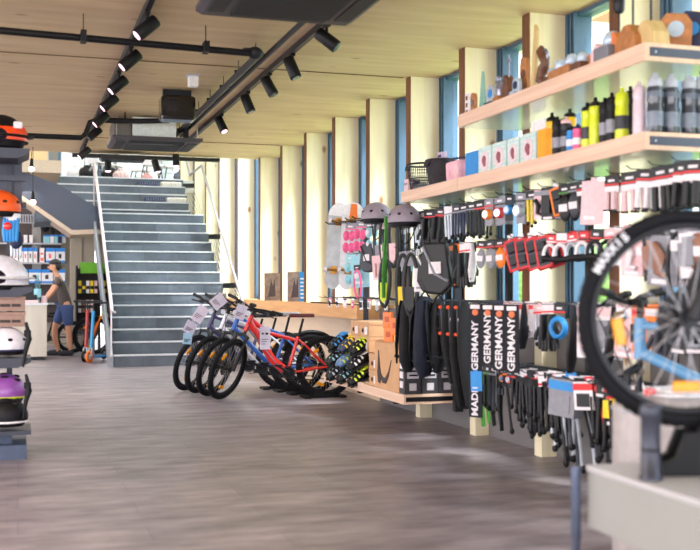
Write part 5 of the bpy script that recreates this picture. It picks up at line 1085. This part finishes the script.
# skateboards hung upright
def board(px, py, X, deck, grip, label, L=.88, accent=None):
    Y = Yx(px, X); t = thing('skateboard', label, 'skateboard', (X, Y, Zy(py, X, Y)), rot=(.0, .10, -.25), group='skateboards on the far hooks'); w = .11
    out = [(w*math.sin(a)*(1), (L/2-.13)+.13*math.cos(a)) for a in [(-90+15*k)*PI/180 for k in range(13)]]; out += [(w*.72*math.cos(a), -(L/2-.1)-.1*math.sin(a)) for a in [15*k*PI/180 for k in range(13)]]
    m = MB(); m.prism(out, -.006, .008); m.build('deck', deck, t)
    m = MB(); m.prism([(a*.97, b*.985) for a, b in out if b > L*.2] or out, -.009, -.006); m.build('nose_paint', accent or deck, t)
    for z in (L*.28, -L*.28):
        m = MB(); m.box(-.03, .03, -.03, -.009, z-.04, z+.04); m.tube([(-.075, -.045, z), (.075, -.045, z)], .012, 8); k = m.build('truck', mat('bronze truck', (170, 120, 50), .35, .8), t)
        for q in (-1, 1): m = MB(); m.tube([(q*.085-.016, -.045, z), (q*.085+.016, -.045, z)], .028, 16); m.build('wheel', CARDW, k)
    return t
board(336, 246, 3.08, mat('frosty grey deck', (186, 188, 192), .35, var=.2, scale=10), None, 'pale grey longboard hung upright at the far end of the hooks', accent=WHITE)
b2 = board(350, 246, 3.16, mat('white graphic deck', (226, 224, 230), .35), None, 'white and orange longboard hung upright behind the grey one', accent=WHITE)
m = MB(); m.prism([(-.035, .28), (.045, .28), (.03, .42), (-.03, .42)], -.0125, -.0095); m.build('orange_stripe', ORANGE, b2)
# fashion hook arms
t = thing('skateboard_hanger', 'black horizontal hanger arms holding the skateboards', 'hanger', (3.3, 10.15, ROWZ['A']+.02)); 
for k in range(5): m = MB(); m.tube([(.14, -k*.22, 0), (-.32, -k*.22, 0), (-.35, -k*.22, .02)], .006, 6); m.build('arm', BLACK, t)
t = thing('wire_hook', 'thin black side arm pointing left below the skateboards', 'hook', (3.44, 10.4, Zy(305, 3.3, 10.4))); m = MB(); m.tube([(0, 0, 0), (-.55, .1, .03)], .008, 6); m.build('arm', BLACK, t); m = MB(); m.box(-.02, .02, -.03, .03, -.03, .03); m.build('mount', BLACK, t)
# price strip cards along the third rail
# backpacks on the third rail
def backpack(px, py, X, h, w, body, label):
    Y = Yx(px, X); t = thing('backpack', label, 'backpack', (X, Y, Zy(py, X, Y)), -PI/2+.7)
    m = MB(); m.tube([(0, 0, 0), (0, -.01, -h*.12), (0, -.02, -h*.5), (0, -.02, -h*.85), (0, 0, -h)], [w*.28, w*.42, w*.5, w*.48, w*.28], 16, flat=.55); m.build('body', body, t)
    for s in (-1, 1): m = MB(); m.tube([(s*w*.18, -.06, -.02), (s*w*.28, -w*.36, -h*.3), (s*w*.34, -w*.34, -h*.65), (s*w*.4, -.05, -h*.9)], [.02, .03, .024, .012], 8, flat=.4); m.build('shoulder_strap', BLACK, t)
    m = MB(); m.tube([(-w*.5, -.03, -h*.8), (0, -w*.4, -h*.82), (w*.5, -.03, -h*.8)], .015, 8); m.build('waist_strap', BLACK, t); m = MB(); m.tube([(-.04, 0, .0), (0, 0, .05), (.04, 0, 0)], .008, 6); m.build('top_loop', BLACK, t)
    m = MB(); m.box(-.03, .04, -w*.42, -w*.415, -h*.5, -h*.38); m.build('tag', CARDW, t); m = MB(); m.ell((0, -w*.22, -h*.2), (w*.25, .05, h*.1), 12, 8); m.build('mesh_pocket', mat('navy mesh fabric', (54, 66, 96), .8), t)
    return t
NAV = mat('dark navy fabric', (20, 26, 44), .8, var=.25, scale=30)
backpack(409, 298, 3.08, .60, .22, mat('black fabric', (14, 15, 20), .8, var=.2), 'black backpack with white tag hanging over the black cartons')
backpack(425, 297, 3.17, .64, .26, NAV, 'dark navy backpack with net pocket hanging behind the black one')
backpack(439, 300, 3.27, .58, .21, mat('black fabric', (14, 15, 20), .8, var=.2), 'third black backpack, half hidden beside the black harness straps')
def harness(px, X, L, label, col, dots):
    Y = Yx(px, X); t = thing('bib_shorts', label, 'bib shorts', (X, Y, ROWZ['C']), -PI/2+.5)
    m = MB(); m.tube([(0, 0, 0), (.01, -.01, -L*.2), (.02, -.01, -L*.5), (.04, 0, -L*.8), (.05, 0, -L)], [.04, .08, .095, .08, .05], 12, flat=.4); m.build('fabric', col, t)
    m = MB(); m.tube([(-.05, -.03, -.05), (-.02, -.05, -L*.4), (.03, -.04, -L*.8)], .009, 6); m.build('piping', pm('D'), t)
    for k in range(3): m = MB(); m.ell((-.05+.06*(k % 2), -.045, -.04-.1*k), (.02, .01, .014), 8, 6); m.build('orange_patch', mat('red orange patch', (240, 84, 30), .5), t)
    m = MB(); m.box(-.02, .02, -.06, -.056, -.22, -.12); m.build('tag', CARDW, t); return t
BKF = mat('black stretch fabric', (15, 15, 18), .8, var=.2)
harness(449, 3.14, .62, 'black harness with orange patches nearest the backpacks', BKF, True); harness(457, 3.14, .78, 'long black harness with pale tag in the middle', BKF, False); harness(465, 3.16, .76, 'long black harness hanging next to the first lettered scarf', BKF, True)
# lettered scarves
def scarf(px, X, L, txt, label, w=.105, rz=.55):
    Y = Yx(px, X); t = thing('lettered_scarf', label, 'scarf', (X, Y, ROWZ['C']), -PI/2+rz, 'black lettered scarves')
    m = MB(); m.prism([(-w/2, 0), (w/2, 0), (w/2-.002, -L*.5), (w/2+.003, -L), (-w/2+.003, -L), (-w/2-.002, -L*.5)], -.01, .0); m.build('band', mat('black knit', (22, 23, 34), .8), t)
    if txt:
        m = MB(); m.text(txt, .074, Matrix.Translation((0, -.0115, -L+.01)) @ Matrix.Rotation(PI/2, 4, 'X') @ Matrix.Rotation(PI/2, 4, 'Z'), .001, .002, 'LEFT'); m.build('lettering', mat('lettering white', (236, 232, 236), .6), t)
    m = MB(); m.ell((0, -.011, -.065), (w*.24, .004, .022), 14, 8); m.build('round_badge', mat('orange badge', (236, 120, 70), .5), t)
    m = MB(); m.box(-w*.35, w*.35, -.014, -.010, -.04, -.012); m.build('hang_label', CARDW, t); return t
scarf(476, 3.06, .80, 'MADE IN GERMANY', 'longest black scarf reading MADE IN GERMANY, partly behind a pale card', .11)
scarf(488.5, 3.06, .42, 'GERMANY', 'black scarf reading GERMANY, second from the long one', .105)
scarf(500, 3.03, .44, 'GERMANY', 'black scarf reading GERMANY below the yellow lettered card', .10); scarf(512.5, 3.03, .44, 'GERMANY', 'black scarf reading GERMANY, nearest to the white cards', .10)
t = hang('flat_sheet', 476, ROWZ['C']-.47, 'BSW', .55, 'blue and silver card hung over the long lettered scarf', X=3.02, name='flat_sheet', cat='card', rz=.2, tilt=.0)
# orange packets and dark helmets behind the bench goods
for k, (px, py, lab) in enumerate(((388, 312, 'upper orange packet between shoe boxes and backpack'), (389, 327, 'lower orange packet between shoe boxes and backpack'), (396, 318, 'rear orange packet beside the black backpack'))):
    X = 3.15; Y = Yx(px, X); t = thing('orange_packet', lab, 'packet', (X, Y, Zy(py, X, Y)), -1.2, 'orange packets above the carton'); m = MB(); m.box(-.06, .06, -.012, .012, -.15, 0); m.build('packet', ORANGE, t, bevel=.006); m = MB(); m.box(-.03, .03, -.014, -.012, -.09, -.04); m.build('print', mat('dark orange print', (190, 80, 20), .5), t); m = MB(); m.ring((0, 0, .015), .015, .003, 'y', 12, 5); m.cyl((0, 0, .03), (0, 0, ROWZ['C']-Zy(py, X, Y)), .0025, n=6); m.build('loop', BLACK, t)

# ------------------------------------------------------------------ posters on the sill
for px0, px1, Y, w0, lab, c, bar in ((264, 281, 14.6, 0, 'dim brown poster leaning at the sill foot of a fin', (150, 130, 120), False), (287, 304, 13.4, 0, 'brown and blue striped poster leaning at the sill nearer the boards', (156, 136, 128), True)):
    X0, X1 = Xy(px0, Y), Xy(px1, Y); t = thing('poster', lab, 'poster', ((X0+X1)/2, Y-.02, 1.042), group='posters on the window sill'); w = (X1-X0)/2
    m = MB(); m.box(-w, w, -.006, .006, 0, .39); m.build('sheet', mat('poster ground %d' % px0, c, .5, var=.35, scale=14), t)
    m = MB(); m.prism([(-w*.6, .05), (-w*.2, .3), (0, .2), (w*.2, .33), (w*.3, .06)], -.008, -.006); m.build('picture', mat('poster figure', (88, 76, 78), .5), t)
    if bar: m = MB(); m.box(w*.35, w, -.009, -.006, 0, .39); m.build('side_band', pm('B'), t); m = MB(); [m.box(w*.5, w*.9, -.011, -.009, .04+.05*k, .06+.05*k) for k in range(6)]; m.build('lettering', WHITE, t)

# ------------------------------------------------------------------ seat cushions on the upper steps
for p0, p1, i, c, lab in ((138, 160, 18, 'N', 'dark blue seat pad on the higher of the upper steps'), (160, 181, 18, 'W', 'cream seat pad on the higher of the upper steps'), (144, 166, 16, 'N', 'dark blue seat pad on the lower of the upper steps'), (166, 186, 16, 'W', 'cream seat pad on the lower of the upper steps')):
    Y = ys[i-15]+.12; X0, X1 = Xy(p0, Y), Xy(p1, Y); t = thing('seat_cushion', lab, 'cushion', ((X0+X1)/2, Y, i*RS), group='seat pads on the stairs'); w = (X1-X0)/2-.005
    m = MB(); m.box(-w, w, -.13, .12, 0, .10); m.build('pad', mat('navy wool pad', (52, 64, 92), .9, var=.3, scale=40, bump=.5) if c == 'N' else mat('cream wool pad', (222, 216, 206), .9, var=.2, scale=40, bump=.5), t, bevel=.03, seg=4)
    m = MB()
    for k in range(9): m.box(-w+.03+k*(2*w-.06)/8-.004, -w+.03+k*(2*w-.06)/8+.004, -.134, -.128, .02, .08)
    m.build('stitching', mat('stitch grey', (150, 150, 158), .8), t)

# ------------------------------------------------------------------ upstairs cafe furniture
UZ = 3.592
def chair(px, Y, rz, shell, label):
    t = thing('cafe_chair', label, 'chair', (Xy(px, Y), Y, UZ), rz, 'chairs upstairs')
    m = MB(); m.prism([(-.21, .43), (.17, .42), (.21, .45), (.2, .47), (-.19, .46)], -.21, .21); m.build('seat', shell, t, bevel=.015)
    m = MB(); m.prism([(-.2, .44), (-.26, .62), (-.29, .84), (-.27, .85), (-.23, .62), (-.17, .46)], -.2, .2); m.build('backrest', shell, t, bevel=.01)
    for sx in (-1, 1):
        for sy in (-1, 1): m = MB(); m.tube([(sx*.14, sy*.15, .43), (sx*.24, sy*.22, 0)], [.016, .011], 8); m.build('leg', DKM, t)
    m = MB(); m.tube([(-.17, -.17, .3), (.17, .17, .3)], .006, 6); m.tube([(-.17, .17, .3), (.17, -.17, .3)], .006, 6); m.build('brace', STEEL, t)
chair(100, 24.3, .6, WHITE, 'white chair upstairs behind the left handrail'); chair(113, 24.8, 2.6, WHITE, 'white chair upstairs right of the first, turned away'); chair(152, 24.3, 1.2, WHITE, 'white chair upstairs above the blue seat pads'); chair(170, 24.6, 3.4, WHITE, 'white chair upstairs nearest the window fins'); chair(140, 25.6, -.4, WHITE, 'white chair upstairs in the rear middle'); chair(192, 25.0, .2, BLACK, 'black chair upstairs at the far right')
for px, Y, lab in ((85, 24.6, 'white round table upstairs behind the first chairs'), (160, 25.3, 'white round table upstairs above the seat pads')):
    t = thing('cafe_table', lab, 'table', (Xy(px, Y), Y, UZ)); m = MB(); m.lathe([(.35, .7), (.36, .71), (.36, .73), (.35, .74)]); m.build('tabletop', WHITE, t); m = MB(); m.lathe([(.22, 0), (.22, .012), (.03, .03), (.025, .7)]); m.build('pedestal', STEEL, t)
def bag(px, Y, m1, lab, s=1, cat='bag', nm='bean_bag'):
    t = thing(nm, lab, cat, (Xy(px, Y), Y, UZ)); m = MB(); m.ell((0, 0, .17*s), (.26*s, .22*s, .18*s), 16, 10, z0=-.94); m.build('body', m1, t); m = MB(); m.ell((0, -.03, .33*s), (.12*s, .1*s, .06*s), 12, 6); m.build('top_fold', m1, t)
bag(77, 24.0, mat('light wool grey', (212, 210, 216), .8), 'large pale cushion seat upstairs at the far left of the stair top', .9); bag(88, 23.9, BLACK, 'black soft bag upstairs beside the pale cushion seat', .9); bag(121, 23.7, mat('patterned blush fabric', (206, 176, 176), .8, var=.4, scale=20), 'blush patterned pouf upstairs behind the top step', .7, 'pouf', 'pouf'); bag(111, 23.9, BLACK, 'dark bag upstairs between the white chairs', .8); bag(147, 23.9, mat('dusty rose fabric', (190, 140, 140), .8, var=.3), 'dusty rose bag upstairs above the blue pads', .55); bag(183, 24.0, mat('slate cushion', (92, 104, 116), .8, var=.3), 'slate cushion seat upstairs close to the window wall', .9)

# ------------------------------------------------------------------ foreground: table, bike, drum
t = thing('display_table', 'pale grey display table with steel legs in the near right corner', 'table', (1.84, 1.55, 0)); TG = mat('pale grey table laminate', (150, 150, 146), .45, var=.04, scale=3)
m = MB(); m.box(0, 1.35, 0, 1.6, .41, .60); m.build('apron', TG, t, bevel=.004); m = MB(); m.box(-.004, 1.354, -.004, 1.604, .60, .62); m.build('tabletop', mat('white table laminate', (184, 182, 184), .4, var=.03), t, bevel=.003)
for x, y in ((-.035, 1.615), (-.035, -.0), (1.385, 1.6), (1.385, 0)):
    m = MB(); m.tube([(x, y, 0), (x, y, .36), (x, y, .37), (x, y, .615)], [.014, .014, .017, .017], 12); m.build('leg', mat('steel blue leg', (96, 106, 128), .35, .6), t)
bike('large black tyred mountain bike on the near table, wheel filling the right side', mat('graphite frame paint', (44, 48, 58), .3, coat=.4), DKM, (2.06, 2.91, .77), math.radians(-17.55), 0, W=.352, tr=.0225, letter='MAXXIS', ebike=False)
t = thing('wheel_post', 'dark upright cylinder post on the table in front of the tyre', 'post', (1.885, 2.845, .621)); m = MB(); m.lathe([(.036, 0), (.036, .012), (.031, .016), (.031, .19), (.035, .2), (.035, .228), (.03, .236)], n=28); m.build('post', mat('gunmetal post', (60, 62, 74), .35, .4), t); m = MB(); m.lathe([(.0315, .09), (.0315, .10)], n=28); m.build('groove', BLACK, t)
t = thing('wheel_cradle', 'black wheel cradle holding the tyre above the near table', 'wheel stand', (2.06, 2.91, .621), math.radians(-17.55))
for s in (-1, 1): m = MB(); m.prism([(-.13, 0), (.2, 0), (.16, .1), (.08, .2), (.05, .2), (.02, .14), (-.02, .14), (-.05, .06), (-.12, .03)], s*.05-.012, s*.05+.012); m.build('side_plate', BLACK, t, bevel=.004)
m = MB(); m.box(-.1, .16, -.04, .04, 0, .03); m.build('base', BLACK, t)
bike('pale blue framed bike clamped nose down in a stand behind the big black tyre', SKYB, DKM, (2.78, 4.12, .14), 0, .0, W=.33, seath=.85, nofront=True, rot=(0, math.radians(-23), math.radians(-55)))
t = thing('repair_stand', 'black repair stand holding the pale blue bike by its seat post', 'repair stand', (3.22, 3.78, 0)); m = MB(); m.tube([(0, 0, 0), (0, 0, 1.35), (-.05, -.06, 1.4)], .02, 10); m.build('post', BLACK, t)
for a_ in (.3, 2.4, 4.5): m = MB(); m.tube([(0, 0, .18), (.22*math.cos(a_), .22*math.sin(a_), .01)], .014, 8); m.build('leg', BLACK, t)
t = thing('display_drum', 'pale grey round drum standing behind the near table', 'drum', (2.50, 3.60, 0)); m = MB(); m.lathe([(.23, 0), (.245, .02), (.245, .74), (.235, .77), (.2, .785), (.05, .79)], n=36); m.build('body', mat('pale drum', (172, 164, 164), .45), t); m = MB(); m.ring((0, 0, .74), .247, .006, 'z', 36, 6); m.build('rim_band', LGREY, t)
t = thing('cable', 'white cable ring with red plug lying on the pale drum', 'cable', (2.50, 3.58, .795)); m = MB(); m.ring((0, 0, .008), .13, .007, 'z', 30, 6); m.ring((.02, 0, .02), .11, .007, 'z', 30, 6); m.build('coil', WHITE, t); m = MB(); m.tube([(-.13, -.02, .02), (-.17, -.04, .02)], .014, 10); m.build('plug', RED, t)
